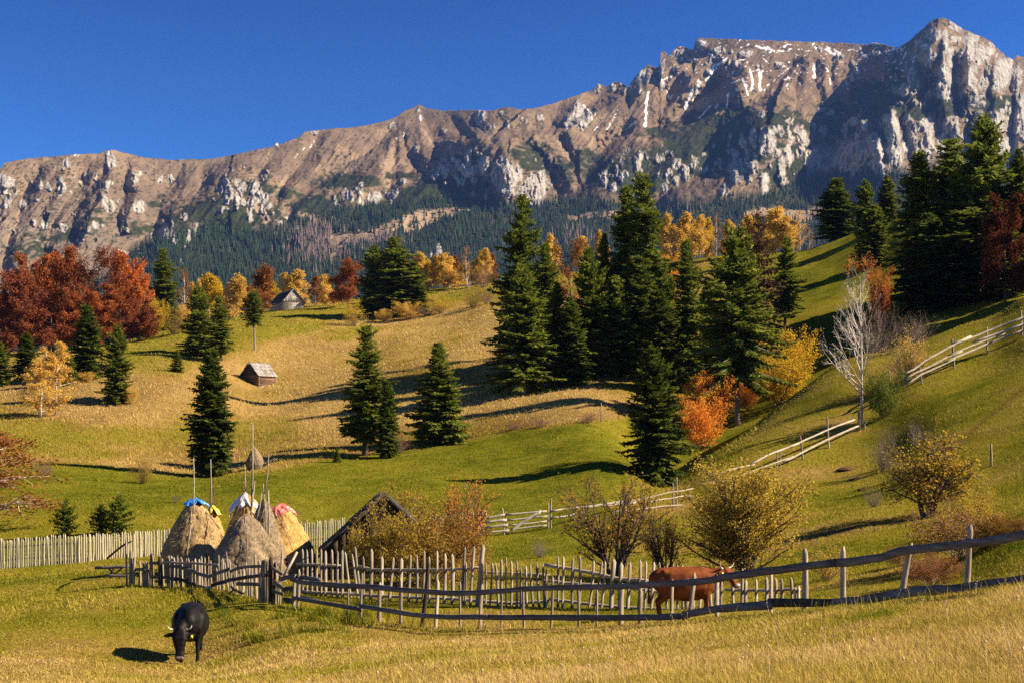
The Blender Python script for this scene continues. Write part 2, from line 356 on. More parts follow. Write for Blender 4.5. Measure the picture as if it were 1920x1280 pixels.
def interp(px, tab):
    t = np.array(tab, float); return np.interp(px, t[:,0], t[:,1])
B_LINE = [(-300,900),(0,875),(150,868),(300,888),(420,888),(520,880),(640,856),(760,846),(850,834),(950,808),(1180,782),(1260,800)]
O_LINE = [(-300,640),(150,660),(240,700),(330,705),(430,672),(560,628),(640,606),(700,600),(800,588),(900,566),(1000,540),(1250,520)]
def zones(x, y, z):
    """dry (0 green .. 1 straw), brown (bare earth / bracken / painted shade)"""
    y = np.maximum(y, 1.0); px = CX+F*x/y; py = HY-F*z/y
    w = 14*fbm(x/9, y/9, 21, 3)
    dry = np.full(px.shape, 0.28)
    far = sstep(88, 98, y)
    gold = sstep(-6, 6, interp(px, B_LINE)-py+w*0.5)*far
    rightcut = 1-sstep(1230, 1440, px+w)*0.95
    dry = dry+(0.97-dry)*gold*rightcut
    ol = sstep(-10, 14, interp(px, O_LINE)-py+w)*far*sstep(1340, 1200, px)
    dry = dry*(1-ol)+0.52*ol
    # foreground straw
    fg = sstep(-30, 34, py-interp(px, [(-500,1200),(0,1205),(300,1225),(600,1180),(900,1160),(1300,1155),(1920,1085),(2400,1020)])+w*2.2)*sstep(50, 44, y)
    mid = 0.46+0.25*fbm(x/3.5, y/3.5, 31, 3)
    near_l = sstep(70, 60, y)*(py > 1030)
    dry = dry*(1-near_l)+mid*near_l
    dry = dry*(1-fg)+(0.76+0.42*fbm(x/2.6, y/2.6, 33, 4)-0.5*np.clip(fbm(x/1.3, y/1.9, 35, 3)-0.22, 0, 1))*fg
    # right hill
    rh = sstep(1130, 1200, px+w)*sstep(44, 52, y)*sstep(144, 134, y)*sstep(-4, 0, np.interp(px, [1180,1250,1300,1361,1440,1515,1559,1616,1743,1804,1920], [98,104,112,120,125,129,131,132,132,132,131])-y)
    dry = dry*(1-rh)+rh*(0.50+0.34*fbm(x/6, y/6, 37, 3))
    dry = dry+0.22*fbm(x/11, y/11, 41, 3)*(1-fg*0.5)+0.12*fbm(x/1.7, y/1.7, 43, 2)
    st = gold*rightcut*(1-ol)
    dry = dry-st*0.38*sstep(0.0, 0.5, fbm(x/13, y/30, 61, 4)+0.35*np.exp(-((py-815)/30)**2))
    brown = 0.6*st*sstep(-0.05, 0.45, fbm(x/9, y/22, 63, 4))  # brown tufts in the straw, strengthened in place of broad shadows
    # bracken fringe between straw and green
    brown += 0.55*np.exp(-((interp(px, B_LINE)-10-py)/10)**2)*far*sstep(560, 640, px)*sstep(1300, 1200, px)
    # footpath on the right hill
    pth = interp(px, [(1740,1000),(1770,880),(1800,828),(1850,785),(1905,740),(1960,700)])
    brown += 0.8*np.exp(-((py-pth)/7)**2)*(px > 1740)*rh
    brown += 0.6*np.exp(-((py-interp(px, [(1780,893),(1830,880),(1920,856)]))/3.5)**2)*(px > 1770)*rh
    brown += 0.55*sstep(0.15, 0.5, fbm(x/5, y/5, 51, 4))*rh*(px > 1500)
    brown += 0.35*sstep(0.2, 0.6, fbm(x/2.2, y/2.2, 53, 3))*(y < 60)
    # brown standing in for shade under the central spruces and behind the ridge
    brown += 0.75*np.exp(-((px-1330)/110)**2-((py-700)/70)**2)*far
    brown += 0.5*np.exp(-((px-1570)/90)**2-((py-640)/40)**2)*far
    return np.clip(dry, 0, 1), np.clip(brown, 0, 1)

def build_terrain():
    az_in = np.linspace(-AZM, AZM, 820)
    az_out = np.linspace(AZM, 2*pi-AZM, 90)[1:-1]
    az = np.concatenate([az_in, az_out])
    R = np.concatenate([[1.0, 3.0, 5.0], np.exp(np.linspace(math.log(6.5), math.log(420.0), 520)), np.exp(np.linspace(math.log(430.0), math.log(2600), 60))])
    A, RR = np.meshgrid(az, R, indexing='ij')
    x = RR*np.sin(A); y = RR*np.cos(A); z = ground(x.ravel(), y.ravel()).reshape(x.shape)
    na, nr = A.shape
    V = np.stack([x, y, z], -1).reshape(-1,3)
    V = np.vstack([V, [[0,0,-1.6]]])
    i = np.arange(na)[:,None]; i2 = (i+1)%na; j = np.arange(nr-1)[None,:]
    Q = np.stack([i*nr+j, i*nr+j+1, i2*nr+j+1, i2*nr+j], -1).reshape(-1,4)
    c = len(V)-1
    T = np.stack([np.full(na, c), np.arange(na)*nr, ((np.arange(na)+1)%na)*nr], -1)
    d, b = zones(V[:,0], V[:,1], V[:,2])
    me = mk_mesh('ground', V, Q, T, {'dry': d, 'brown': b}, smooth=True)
    m, nt, out = new_mat('meadow')
    dry = attr(nt, 'dry'); br = attr(nt, 'brown')
    n1 = noise_tex(nt, 0.9, 7, 0.72); n2 = noise_tex(nt, 7.0, 5, 0.75); n3 = noise_tex(nt, 0.12, 4, 0.6)
    f = math_n(nt, 'ADD', dry, math_n(nt, 'MULTIPLY', math_n(nt, 'SUBTRACT', n1, 0.5), 0.75))
    f = math_n(nt, 'ADD', f, math_n(nt, 'MULTIPLY', math_n(nt, 'SUBTRACT', n2, 0.5), 0.35), True)
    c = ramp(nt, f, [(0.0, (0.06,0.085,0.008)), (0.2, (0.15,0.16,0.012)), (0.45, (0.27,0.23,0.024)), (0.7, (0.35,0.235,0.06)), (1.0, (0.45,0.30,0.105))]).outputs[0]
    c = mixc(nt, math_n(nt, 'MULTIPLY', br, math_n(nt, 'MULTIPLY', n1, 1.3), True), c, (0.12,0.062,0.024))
    sp = ramp(nt, n2, [(0.30, (0.45,0.45,0.45)), (0.55, (1.0,1.0,1.0)), (0.75, (1.35,1.35,1.35))]).outputs[0]
    c = mixc(nt, 0.8, c, sp, 'MULTIPLY')
    d1 = N(nt, 'ShaderNodeBsdfDiffuse'); L(nt, c, d1.inputs[0])
    b1 = N(nt, 'ShaderNodeBump'); b1.inputs['Strength'].default_value = 0.75; b1.inputs['Distance'].default_value = 0.35
    hgt = math_n(nt, 'ADD', n2, math_n(nt, 'MULTIPLY', n1, 1.5))
    L(nt, hgt, b1.inputs['Height']); L(nt, b1.outputs[0], d1.inputs['Normal']); L(nt, d1.outputs[0], out.inputs[0])
    o = link('ground', me, m); tag(o, kind='structure')
build_terrain()

# ---------------------------------------------------------------- mountain range and far forest
CREST = [(-420,420),(-260,380),(-20,335),(0,318),(8,306),(40,299),(110,293),(145,289),(185,289),(197,284),(210,281),(235,287),(270,296),(320,300),(400,298),(440,291),(480,281),(515,275),(560,258),(572,248),(600,244),(620,242),(680,237),(720,228),(740,221),(760,208),(785,197),(800,203),(830,208),(880,207),(920,208),(950,201),(975,206),(1000,204),(1040,193),(1080,180),(1105,171),(1113,166),(1121,157),(1130,160),(1137,164),(1150,155),(1160,153),(1178,165),(1190,146),(1205,130),(1215,122),(1228,125),(1236,127),(1239,99),(1244,96),(1250,99),(1253,108),(1260,98),(1268,89),(1280,87),(1292,92),(1300,94),(1304,76),(1314,72),(1400,75),(1500,78),(1580,81),(1625,84),(1640,81),(1652,83),(1685,90),(1700,80),(1730,55),(1744,42),(1754,36),(1768,33),(1785,41),(1805,55),(1830,65),(1855,76),(1878,98),(1888,107),(1900,112),(1908,104),(1918,108),(1940,115),(1990,150),(2080,190),(2200,250),(2340,300)]
GUL = [ # polyline, half width px, depth m
 ([(342,311),(329,340),(312,359),(300,387),(295,415),(290,440)],26,60),([(382,335),(362,365),(346,387),(335,405)],22,40),
 ([(235,315),(236,345),(231,375),(221,412),(226,440)],20,45),([(154,300),(155,345),(127,374),(101,420),(82,462),(80,500)],26,60),
 ([(198,320),(160,355),(139,391),(110,430)],18,35),([(76,320),(60,345),(46,365),(40,395),(32,420),(13,462),(5,500)],24,55),
 ([(515,278),(505,300),(490,320),(470,342),(455,352)],24,45),([(594,252),(580,285),(555,318),(540,340),(524,360),(522,378)],26,60),
 ([(735,240),(715,265),(690,285),(650,310),(610,335),(570,365),(545,385),(540,410)],30,70),
 ([(757,262),(762,290),(780,310),(793,325),(795,335),(775,350)],24,50),([(738,255),(742,300),(735,340),(722,362)],22,40),
 ([(790,215),(808,250),(820,275),(835,300)],22,35),([(845,225),(870,250),(885,262)],18,35),([(890,228),(905,245),(925,262)],15,30),
 ([(935,212),(945,235),(965,258)],15,25),([(978,215),(978,235),(980,252)],14,30),([(1002,220),(1003,240),(1008,255)],14,30),([(1030,215),(1035,235),(1037,250)],14,25),
 ([(985,268),(1005,285),(1024,307),(1035,335),(1047,360)],30,70),([(1050,262),(1065,285),(1078,320),(1085,340)],22,50),
 ([(1180,245),(1150,262),(1125,285),(1108,309),(1100,335)],26,60),([(1269,150),(1256,182),(1239,220),(1226,243),(1215,260)],26,60),
 ([(1374,138),(1345,160),(1321,174),(1302,195),(1275,212),(1256,227),(1238,245)],30,75),
 ([(1486,119),(1455,145),(1429,170),(1406,195),(1380,220),(1353,241),(1325,262)],32,80),
 ([(1392,128),(1385,150),(1375,165)],9,20),([(1412,130),(1410,160),(1405,175)],9,20),([(1428,135),(1426,160),(1420,178)],9,18),
 ([(1500,130),(1492,160),(1495,190),(1490,215)],16,35),([(1530,120),(1528,150),(1535,175),(1533,195)],16,35),([(1557,115),(1562,140),(1560,165)],14,30),
 ([(1725,120),(1732,160),(1745,200),(1758,235),(1765,262)],26,80),([(1790,90),(1788,130),(1790,170),(1792,215)],24,75),([(1850,110),(1846,150),(1850,180)],18,50),
 ([(1655,215),(1652,250),(1660,300)],16,60),([(1690,225),(1696,265),(1705,300)],16,60),([(1815,225),(1818,260),(1820,320)],22,70),([(1893,150),(1898,200),(1900,260)],20,60),
 ([(620,400),(560,440),(520,500)],60,60),([(800,430),(720,470),(640,520)],60,60),([(1000,430),(940,480)],60,50),([(1330,380),(1260,430),(1180,470)],60,50),
]
SPUR = [ # polyline (crest of the spur), left width, right width, forward metres
 ([(730,400),(762,380),(795,360),(825,335),(850,315),(885,295),(915,268)],46,150,115),
 ([(895,262),(985,256),(1065,246),(1110,214),(1160,187),(1235,137),(1260,128)],16,120,120),
 ([(1660,335),(1645,280),(1655,235),(1680,195),(1712,155),(1738,112),(1752,60)],92,260,235),
 ([(1300,395),(1352,368),(1398,335),(1425,300),(1438,255)],70,120,185),
 ([(938,365),(944,330),(950,300)],40,60,95),([(962,360),(966,340),(980,325)],14,40,50),
 ([(1130,375),(1160,335),(1185,300),(1205,282)],55,60,75),([(1225,340),(1262,305),(1290,295)],30,60,60),
 ([(1395,395),(1425,350),(1436,325)],22,30,70),([(1465,345),(1460,310)],10,24,50),
 ([(1660,315),(1640,275),(1628,250),(1620,232)],70,40,120),([(1690,318),(1682,265),(1674,220)],32,24,110),
 ([(1750,110),(1752,64)],24,50,60),([(1770,200),(1772,120),(1775,80)],20,26,90),([(1815,170),(1812,95),(1826,72)],18,50,90),([(1862,180),(1860,140),(1868,118)],26,50,90),
 ([(1860,320),(1858,240),(1862,215)],34,50,120),([(1908,310),(1905,210)],20,60,90),
 ([(20,400),(70,350),(120,300)],20,60,30),([(95,400),(115,350),(127,300)],18,40,40),([(160,430),(200,345),(208,290)],26,50,50),([(240,400),(262,360),(250,325)],22,40,32),
 ([(640,395),(690,340),(730,290),(745,232)],50,70,50),([(430,400),(425,350),(428,335)],40,80,50),([(1375,160),(1350,105),(1320,85)],40,60,60),
 ([(790,300),(786,240),(785,200)],34,50,34),([(1060,235),(1075,205),(1083,190)],26,30,80),([(560,440),(620,410),(700,400),(780,400)],60,40,80),
 ([(300,470),(330,420),(400,380)],40,90,70),
]
ROCK = """115,351,9,17 10,342,18,13 27,360,5,9 208,298,10,17 127,305,8,8 202,347,9,12 195,378,8,12 208,389,11,14 262,387,14,14 249,337,12,12 264,326,4,5 180,422,8,10 165,432,6,8 118,428,6,8 80,423,8,7 303,417,6,6 308,436,11,15 286,449,3,13 354,444,5,12 367,434,4,12 348,408,6,7 230,476,10,7 263,478,5,5 339,494,3,6 340,408,4,4 42,385,8,8 12,380,8,9 35,295,8,5 92,353,6,9 75,348,6,9 145,290,6,5 300,337,8,8 322,336,6,8
423,338,6,6 446,342,7,8 457,353,8,10 478,347,10,13 487,360,6,12 432,364,7,12 442,374,9,10 458,378,6,8 474,378,10,9 489,380,7,9 503,385,7,7 417,355,4,9 470,404,5,15 419,395,9,7 521,416,5,5 502,410,3,4 538,408,3,3 408,354,4,4 425,326,3,4 495,370,6,9
735,237,7,9 651,364,8,10 660,372,5,12 678,372,5,13 693,370,4,9 706,370,11,11 735,364,12,8 632,387,4,6 678,345,5,6 758,342,9,6 784,205,4,4 788,222,3,4 779,277,5,9 844,277,4,6 830,245,5,6 590,249,6,4
834,315,10,17 861,311,7,14 851,300,5,7 878,298,6,15 875,321,10,13 908,311,10,19 893,318,6,10 950,336,22,36 928,330,8,20 939,315,12,18 971,323,8,16 996,357,24,26 1014,345,11,26 994,334,8,9 1134,336,6,16 868,338,6,4 889,340,7,6 887,366,5,9 911,370,4,6 901,220,12,14 941,214,5,5 1011,220,8,6 1085,222,22,20 1064,228,8,14 1083,199,8,10 820,322,6,9 1000,376,20,10
1167,300,4,16 1199,290,6,11 1176,281,4,6 1269,307,11,12 1286,322,6,12 1300,311,5,8 1254,324,7,9 1321,288,4,4 1131,328,8,7 1170,328,6,7 1245,352,6,10 1268,340,8,10 1150,350,7,9 1339,273,3,4 1345,305,7,4 1320,320,8,6
1243,117,5,19 1273,98,14,9 1315,83,14,10 1343,95,11,7 1357,97,6,7 1371,98,6,6 1402,101,19,10 1459,121,10,7 1423,125,7,4 1383,119,11,8 1121,166,7,12 1148,162,11,10 1205,142,22,18 1229,151,8,7 1330,132,8,8 1536,92,10,6 1575,105,10,5 1643,100,8,8 1665,100,8,6 1640,82,12,4
1413,258,8,19 1394,265,7,13 1440,264,13,24 1398,294,4,15 1417,307,6,19 1436,283,8,11 1506,260,10,15 1482,262,6,10 1514,269,9,7 1546,247,8,12 1434,345,10,19 1467,317,7,24 1472,340,6,11 1358,357,8,13 1540,195,5,5 1541,207,10,5 1558,212,7,5 1286,325,7,16 1299,311,7,7 1428,212,6,8 1380,320,16,24 1455,290,7,12 1452,245,5,8 1466,244,5,8 1495,243,5,8 1530,240,5,9 1475,280,5,8 1380,300,9,16
1649,298,15,34 1634,269,12,18 1596,294,38,30 1540,300,32,26 1618,235,5,12 1601,228,8,9 1582,243,7,11 1674,256,15,46 1684,290,10,24 1706,260,7,22 1720,290,10,16
1750,64,18,12 1773,79,8,22 1744,111,7,17 1771,142,12,26 1784,110,8,20 1815,92,15,28 1836,102,14,24 1857,94,9,14 1879,138,18,32 1845,155,9,16 1820,147,14,22 1866,150,9,18 1714,130,9,12 1706,151,6,12 1725,155,8,14 1676,168,8,11 1695,168,8,12 1689,193,6,4 1716,193,6,6 1830,187,9,12 1841,195,7,7 1809,176,6,9 1792,47,13,11 1828,71,8,8 1733,85,10,8 1760,180,6,8 1607,135,8,12 1598,146,6,10 1600,120,5,6
1623,235,5,11 1600,227,7,7 1703,229,12,11 1731,233,14,10 1748,231,8,19 1773,239,7,16 1790,242,7,26 1741,260,11,22 1708,258,6,20 1765,258,8,24 1836,227,14,18 1866,243,20,36 1905,239,10,36 1897,210,8,12 1889,273,11,20 1874,267,12,22 1838,255,12,24 1915,200,9,20 1940,200,20,40 1960,270,30,40 2020,250,30,50 1810,300,14,20 1780,290,12,22 1905,150,9,24 1893,120,7,12
822,470,9,12 810,478,5,6 560,428,6,5 610,500,3,4 430,470,4,4 620,408,3,3""".replace('\n',' ').split()
PINE = [(1690,197,90,26,.9),(1740,150,24,40,.55),(1850,215,60,12,.8),(1630,175,50,30,.75),(1680,150,30,40,.55),(1600,213,70,24,.8),(1860,192,55,17,.9),(1790,200,40,20,.7),(1350,272,130,48,.95),(1400,235,160,44,.72),(1290,300,130,36,.85),(1480,330,60,30,.8),(1560,240,50,24,.7),(1450,230,75,22,.8),(1180,330,110,36,.85),(1500,300,60,40,.7),(1000,300,60,45,.62),(880,300,50,16,.7),(850,348,80,24,1),(780,370,60,20,.9),(480,352,50,18,.75),(430,400,110,36,.9),(540,365,40,16,.6),(650,340,70,22,.65),(690,340,28,12,.8),(330,420,50,30,.7),(760,332,40,12,.7),(250,430,60,22,.55),(110,440,90,20,.55),(180,400,60,30,.45),(60,470,80,30,.5),(1100,300,50,30,.55),(1660,260,40,40,.5),(1740,215,70,14,.8),(1240,250,60,16,.6),(1060,320,50,40,.55),(700,250,6,6,0),(300,380,30,20,.5),(590,385,60,22,.8),(1560,200,40,12,.6)]
SNOW = [((1215,175),(1212,195),(1210,235),5),((1235,160),(1250,148),(1262,143),3),((1245,150),(1253,175),(1256,185),4),((1300,170),(1290,192),(1285,205),6),((1310,150),(1305,180),(1300,190),5),((1338,122),(1330,140),(1322,150),6),((1365,112),(1345,120),(1340,128),4),((1409,128),(1410,150),(1409,170),5),((1427,132),(1426,155),(1424,170),6),((1395,148),(1400,165),(1402,178),4),((1395,147),(1380,152),(1372,155),2.5),((1412,132),(1425,131),(1433,134),3),((1365,175),(1363,190),(1361,205),4),((1380,167),(1381,180),(1385,190),3.5),((1332,198),(1322,212),(1312,218),4),((1342,193),(1342,197),(1341,200),3),((1152,220),(1145,232),(1138,240),3),((1190,228),(1180,240),(1168,248),3.5),((1122,237),(1118,240),(1115,245),3),((1160,205),(1157,212),(1152,216),2.5),((1420,88),(1430,92),(1437,93),5),((1440,90),(1447,93),(1452,96),5),((1551,90),(1560,100),(1568,103),6),((1565,92),(1570,97),(1575,100),4),((1614,90),(1618,100),(1625,110),5),((1668,95),(1675,92),(1684,92),4),((1660,98),(1664,96),(1672,95),3),((1526,125),(1526,138),(1527,148),5),((1550,130),(1556,150),(1558,160),3),((1609,122),(1610,130),(1609,136),3),((1488,146),(1480,147),(1470,148),3),((1495,150),(1500,155),(1502,160),3),((1478,150),(1473,160),(1478,168),2.5),((1585,150),(1588,160),(1590,166),2),((1720,108),(1716,113),(1710,118),3),((1730,85),(1736,82),(1740,84),3),((1697,100),(1694,106),(1692,112),3),((1486,122),(1465,138),(1445,155),2.2),((1452,148),(1440,160),(1430,172),2.2),((1380,130),(1372,137),(1362,145),2.5),((1100,165),(1070,170),(1020,197),1.6),((1095,200),(1105,212),(1108,225),2.5),((1118,200),(1116,208),(1115,216),2),((592,262),(585,270),(580,278),1.8),((570,275),(570,278),(568,281),2),((556,290),(555,294),(553,298),2),((604,290),(603,297),(601,303),1.5),((756,250),(757,253),(755,257),2.5),((740,262),(742,258),(746,256),2.5),((788,225),(788,220),(787,216),2),((890,206),(925,206),(935,207),1.6),((1310,110),(1300,112),(1290,113),3),((1280,123),(1272,126),(1265,128),3),((1330,84),(1325,80),(1320,79),2.5),((1690,132),(1693,135),(1695,138),2.5),((1675,120),(1678,117),(1680,115),2),((1460,95),(1475,97),(1485,93),2.2),((1390,90),(1400,86),(1405,83),1.8),((1500,92),(1510,95),(1520,97),2),((1260,190),(1262,182),(1265,178),2.5),((1330,100),(1340,107),(1352,109),2.2),((1585,95),(1600,92),(1610,93),2)]
SCREE = [((727,285),(728,310),(732,345),14),((1110,262),(1100,290),(1090,325),5),((1047,262),(1060,290),(1072,310),4),((540,330),(528,350),(523,378),4),((700,290),(640,330),(575,375),4),((330,345),(315,362),(303,380),3),((100,420),(85,455),(82,480),5),((45,365),(35,410),(15,460),4),((1460,148),(1400,205),(1355,242),3),((1310,190),(1280,212),(1250,235),3),((1230,235),(1225,245),(1218,250),4),((1790,180),(1792,200),(1795,220),5),((900,232),(915,250),(930,262),4),((990,280),(1010,300),(1030,320),4),((790,240),(810,270),(830,300),3),((335,405),(360,372),(385,335),3)]
FOREST_TOP = [(-300,700),(0,620),(200,520),(240,480),(300,447),(350,432),(400,426),(500,436),(540,424),(600,402),(650,398),(700,387),(800,374),(880,370),(960,380),(1040,377),(1140,379),(1200,388),(1260,386),(1340,378),(1400,374),(1450,356),(1500,341),(1600,324),(1700,326),(1800,318),(1920,312),(2300,320)]
CLEAR = [((625,452),(700,440),(760,419),10),((740,420),(790,404),(838,401),9),((574,403),(588,410),(598,414),6),((640,445),(636,470),(625,485),6),((760,432),(790,424),(815,412),6),((1430,400),(1480,403),(1530,410),9),((1500,405),(1530,397),(1560,400),9),((850,395),(890,390),(930,393),4),((1070,410),(1120,404),(1160,402),5),((1390,405),(1420,398),(1450,396),5),((480,385),(490,400),(500,415),6)]
def seg_dist(X, Y, line):
    """distance to polyline and side (+ = right/below when walked from first to last point upward)"""
    best = np.full(X.shape, 1e9, np.float32); side = np.zeros(X.shape, np.float32)
    for (x0,y0),(x1,y1) in zip(line[:-1], line[1:]):
        dx, dy = x1-x0, y1-y0; l2 = dx*dx+dy*dy
        t = np.clip(((X-x0)*dx+(Y-y0)*dy)/l2, 0, 1)
        ex = X-(x0+t*dx); ey = Y-(y0+t*dy); d = np.hypot(ex, ey)
        m = d < best; best = np.where(m, d, best)
        side = np.where(m, dx*(Y-y0)-dy*(X-x0), side)   # sign for lines drawn bottom-left -> top-right
    return best, side
def build_mountains():
    PX = np.arange(-420, 2341, 1.55); nc = len(PX); nr = 470
    crest = np.interp(PX, *np.array(CREST, float).T)
    crest = crest+1.6*fbm(PX/9.0, PX*0+3, 71, 3)+1.0*fbm(PX/3.0, PX*0+8, 72, 2)*(PX > 1090)
    t = np.linspace(0, 1, nr); t = t**0.92
    FOOT = 668.0
    X = np.repeat(PX[:,None], nr, 1); Y = FOOT+(crest[:,None]-FOOT)*t[None,:]
    # domain warp keeps traced outlines from looking drawn
    WX = X+5*fbm(X/22, Y/22, 81, 4)+2.0*fbm(X/6, Y/6, 82, 2); WY = Y+5*fbm(X/22, Y/22, 83, 4)+2.0*fbm(X/6, Y/6, 84, 2)
    rock = np.zeros(X.shape); bulge = np.zeros(X.shape)
    frag = vnoise(WX/4.2, WY/11, 61)*0.6+vnoise(WX/2.1, WY/5, 62)*0.4
    for r in ROCK:
        cx, cy, rx, ry = [float(v) for v in r.split(',')]
        ii = (PX > cx-2.2*rx-14)&(PX < cx+2.2*rx+14)
        if not ii.any(): continue
        if cy < 200 and 1100 < cx < 1680: rx *= 0.8; ry *= 0.8
        q = np.hypot((WX[ii]-cx)/(rx*0.98), (WY[ii]-cy)/(ry*1.05))
        mk = sstep(1.15, 0.80, q+0.55*(frag[ii]-0.45)); rock[ii] = np.maximum(rock[ii], mk)
        b = (1-np.clip(q/1.2, 0, 1)**1.5)*min(rx, 22)*2.0
        bulge[ii] = np.maximum(bulge[ii], b)
    # small outcrops by noise inside rocky zones
    zone = np.zeros(X.shape)
    for cx, cy, rx, ry, s in [(1790,130,95,80,.72),(1760,260,200,50,.78),(1460,290,110,50,.7),(1240,320,90,34,.55),(460,365,70,45,.6),(890,315,80,35,.6),(1000,345,50,40,.6),(120,360,140,60,.30),(680,365,70,22,.6),(1340,105,60,20,.3),(330,440,60,30,.45),(1180,140,70,30,.7),(1600,300,90,35,.8),(1940,240,80,90,.9),(140,430,140,30,.33),(940,225,80,18,.35),(1500,250,60,30,.6)]:
        zone = np.maximum(zone, 0.84*s*(0.75 if cx < 1000 else 1.0)*np.exp(-(((X-cx)/rx)**2+((Y-cy)/ry)**2)**1.5*0.7))
    on = vnoise(WX/8.5, WY/15, 91)*0.55+vnoise(WX/4.0, WY/8, 92)*0.30+vnoise(WX/2.0, WY/4.5, 95)*0.15
    th = 0.80-0.42*zone
    om = sstep(th-0.03, th+0.05, on)*(zone > 0.12)
    rock = np.maximum(rock, om); bulge = np.maximum(bulge, np.clip((on-th+0.05)*90, 0, 14)*(zone > 0.12))
    # slope field
    cliff = np.clip(rock, 0, 1)
    k = 5; cl = cliff
    ftop = np.interp(PX, *np.array(FOREST_TOP, float).T)[:,None]+4*fbm(X/14, Y/9, 97, 3)
    infor = sstep(-4, 6, Y-ftop)
    tanS = 0.62*(1-infor)+0.36*infor
    tanS = tanS+0.30*sstep(260, 120, Y)*(X > 1000)-0.18*np.exp(-((X-1480)/120)**2)*sstep(118, 95, Y)
    tanS = tanS*(1-cl)+1.5*cl
    Yr = np.linspace(FOOT+2, 20, 320); XR, YR = np.meshgrid(PX, Yr, indexing='ij')
    ff = np.interp(PX, *np.array(FOREST_TOP, float).T)[:,None]
    inf = sstep(-20, 20, YR-ff)
    tS = 0.62*(1-inf)+0.37*inf
    tS = tS+0.34*sstep(260, 120, YR)*sstep(950, 1050, XR)-0.24*np.exp(-((XR-1480)/120)**2)*sstep(118, 95, YR)
    for cx, cy, rx, ry, s_ in [(1780,130,110,80,.45),(1760,265,220,60,.6),(1450,290,100,50,.45),(950,340,80,35,.5)]:
        tS = tS+s_*np.exp(-(((XR-cx)/rx)**2+((YR-cy)/ry)**2))
    eR = (HY-YR)/F
    de = np.diff(eR, axis=1); rate = 1.0/np.clip(tS-eR, 0.20, 2)
    lnR = np.concatenate([np.zeros((nc,1)), np.cumsum(de*(rate[:,1:]+rate[:,:-1])/2, 1)], 1)
    k2 = np.hanning(61); k2 /= k2.sum()
    lnR = np.apply_along_axis(lambda c: np.convolve(np.pad(c, 30, 'edge'), k2, 'valid'), 0, lnR)
    lnD = bil(lnR, np.repeat(np.arange(nc, dtype=float)[:,None], nr, 1), (FOOT+2-Y)/(FOOT+2-20)*319)
    D = 2250*np.exp(lnD)
    rel = np.zeros(X.shape)
    for line, wl, wr, amp in SPUR:
        xs = [p[0] for p in line]; ii = (PX > min(xs)-max(wl,wr)-15)&(PX < max(xs)+max(wl,wr)+15)
        d, s = seg_dist(WX[ii], WY[ii], line)
        pr = np.where(s > 0, 1-d/wr, 1-d/wl); pr = np.clip(pr, 0, 1)
        pr = np.where(s > 0, pr*pr*(3-2*pr)*0.7+pr*0.3, pr)
        cur = rel[ii]; new = amp*pr
        rel[ii] = np.maximum(cur, new)+0.35*np.minimum(cur, new)
    gl = np.zeros(X.shape)
    for line, w, dep in GUL:
        xs = [p[0] for p in line]; ii = (PX > min(xs)-w-15)&(PX < max(xs)+w+15)
        d, s = seg_dist(WX[ii], WY[ii], line)
        gl[ii] = np.maximum(gl[ii], dep*np.clip(1-d/w, 0, 1)**1.3)
    fade = sstep(0, 60, Y-crest[:,None]+6)      # no relief jump right at the skyline
    # generic gullies running down-left
    U = X*0.78+Y*0.62; Vv = -X*0.62+Y*0.78
    g1 = ridged(U/46, Vv/130, 101, 4, 0.55); g2 = ridged(X/20, Y/60, 105, 3)
    g3 = ridged(U/17, Vv/80, 107, 3)
    ns = 36*(g1-0.6)+6*(g2-0.6)+11*(g3-0.6)+6*fbm(X/30, Y/30, 110, 3)
    flute = (ridged(WX/6.5, WY/30, 120, 3)-0.6)*13+(vnoise(WX/2.6, WY/9, 125)-0.5)*4
    D = D-(rel-0.66*gl)*1.35*(0.3+0.7*fade)-1.5*ns*(0.3+0.7*fade)*(1-0.5*infor)-bulge*0.85*(0.4+0.6*fade)-flute*2.1*cliff
    D = D+(0.8+2.5*cliff)*fbm(X/4, Y/4, 130, 3)
    # ---- masks
    pine = np.zeros(X.shape)
    pn = fbm(WX/10, WY/5, 140, 4)
    for cx, cy, rx, ry, s in PINE:
        pine = np.maximum(pine, s*np.exp(-(((WX-cx)/rx)**2+((WY-cy)/ry)**2)**1.3))
    pine = sstep(0.32, 0.52, pine+0.33*pn)
    pine = np.maximum(pine, sstep(-30, 10, Y-ftop+12*pn)*0.9)
    speck = sstep(0.28, 0.4, fbm(WX/5, WY/2.6, 145, 3)+0.45*(zone > 0.1)*0.3-0.12+0.10*sstep(180, 320, Y))
    pine = np.clip(np.maximum(pine, speck*0.8), 0, 1)
    snow = np.zeros(X.shape)
    for a, b, c, w in SNOW:
        d, s = seg_dist(WX, WY, [a, b, c]); snow = np.maximum(snow, sstep(w*0.70, w*0.40, d+1.5*fbm(X/3, Y/3, 150, 2)+1.6*vnoise(X/5, Y/6, 152)))
    band = (X > 1230)*(X < 1700)*sstep(260, 90, Y)
    snow = np.maximum(snow, sstep(0.74, 0.80, vnoise(WX/4.5, WY/2.6, 155)*0.6+vnoise(WX/2.2, WY/2, 156)*0.4-0.25*(1-band)))
    scr = np.zeros(X.shape)
    for a, b, c, w in SCREE:
        d, s = seg_dist(WX, WY, [a, b, c]); scr = np.maximum(scr, sstep(w*1.2, w*0.6, d))
    gr2 = sstep(0.80, 0.92, g1)*0.0
    clear = np.zeros(X.shape)
    for a, b, c, w in CLEAR:
        d, s = seg_dist(WX, WY, [a, b, c]); clear = np.maximum(clear, sstep(w*1.3, w*0.7, d+5*fbm(X/7, Y/4, 160, 3)))
    pine = pine*(1-clear)*(1-0.9*rock)
    left = sstep(420, 100, X)*sstep(300, 480, Y)
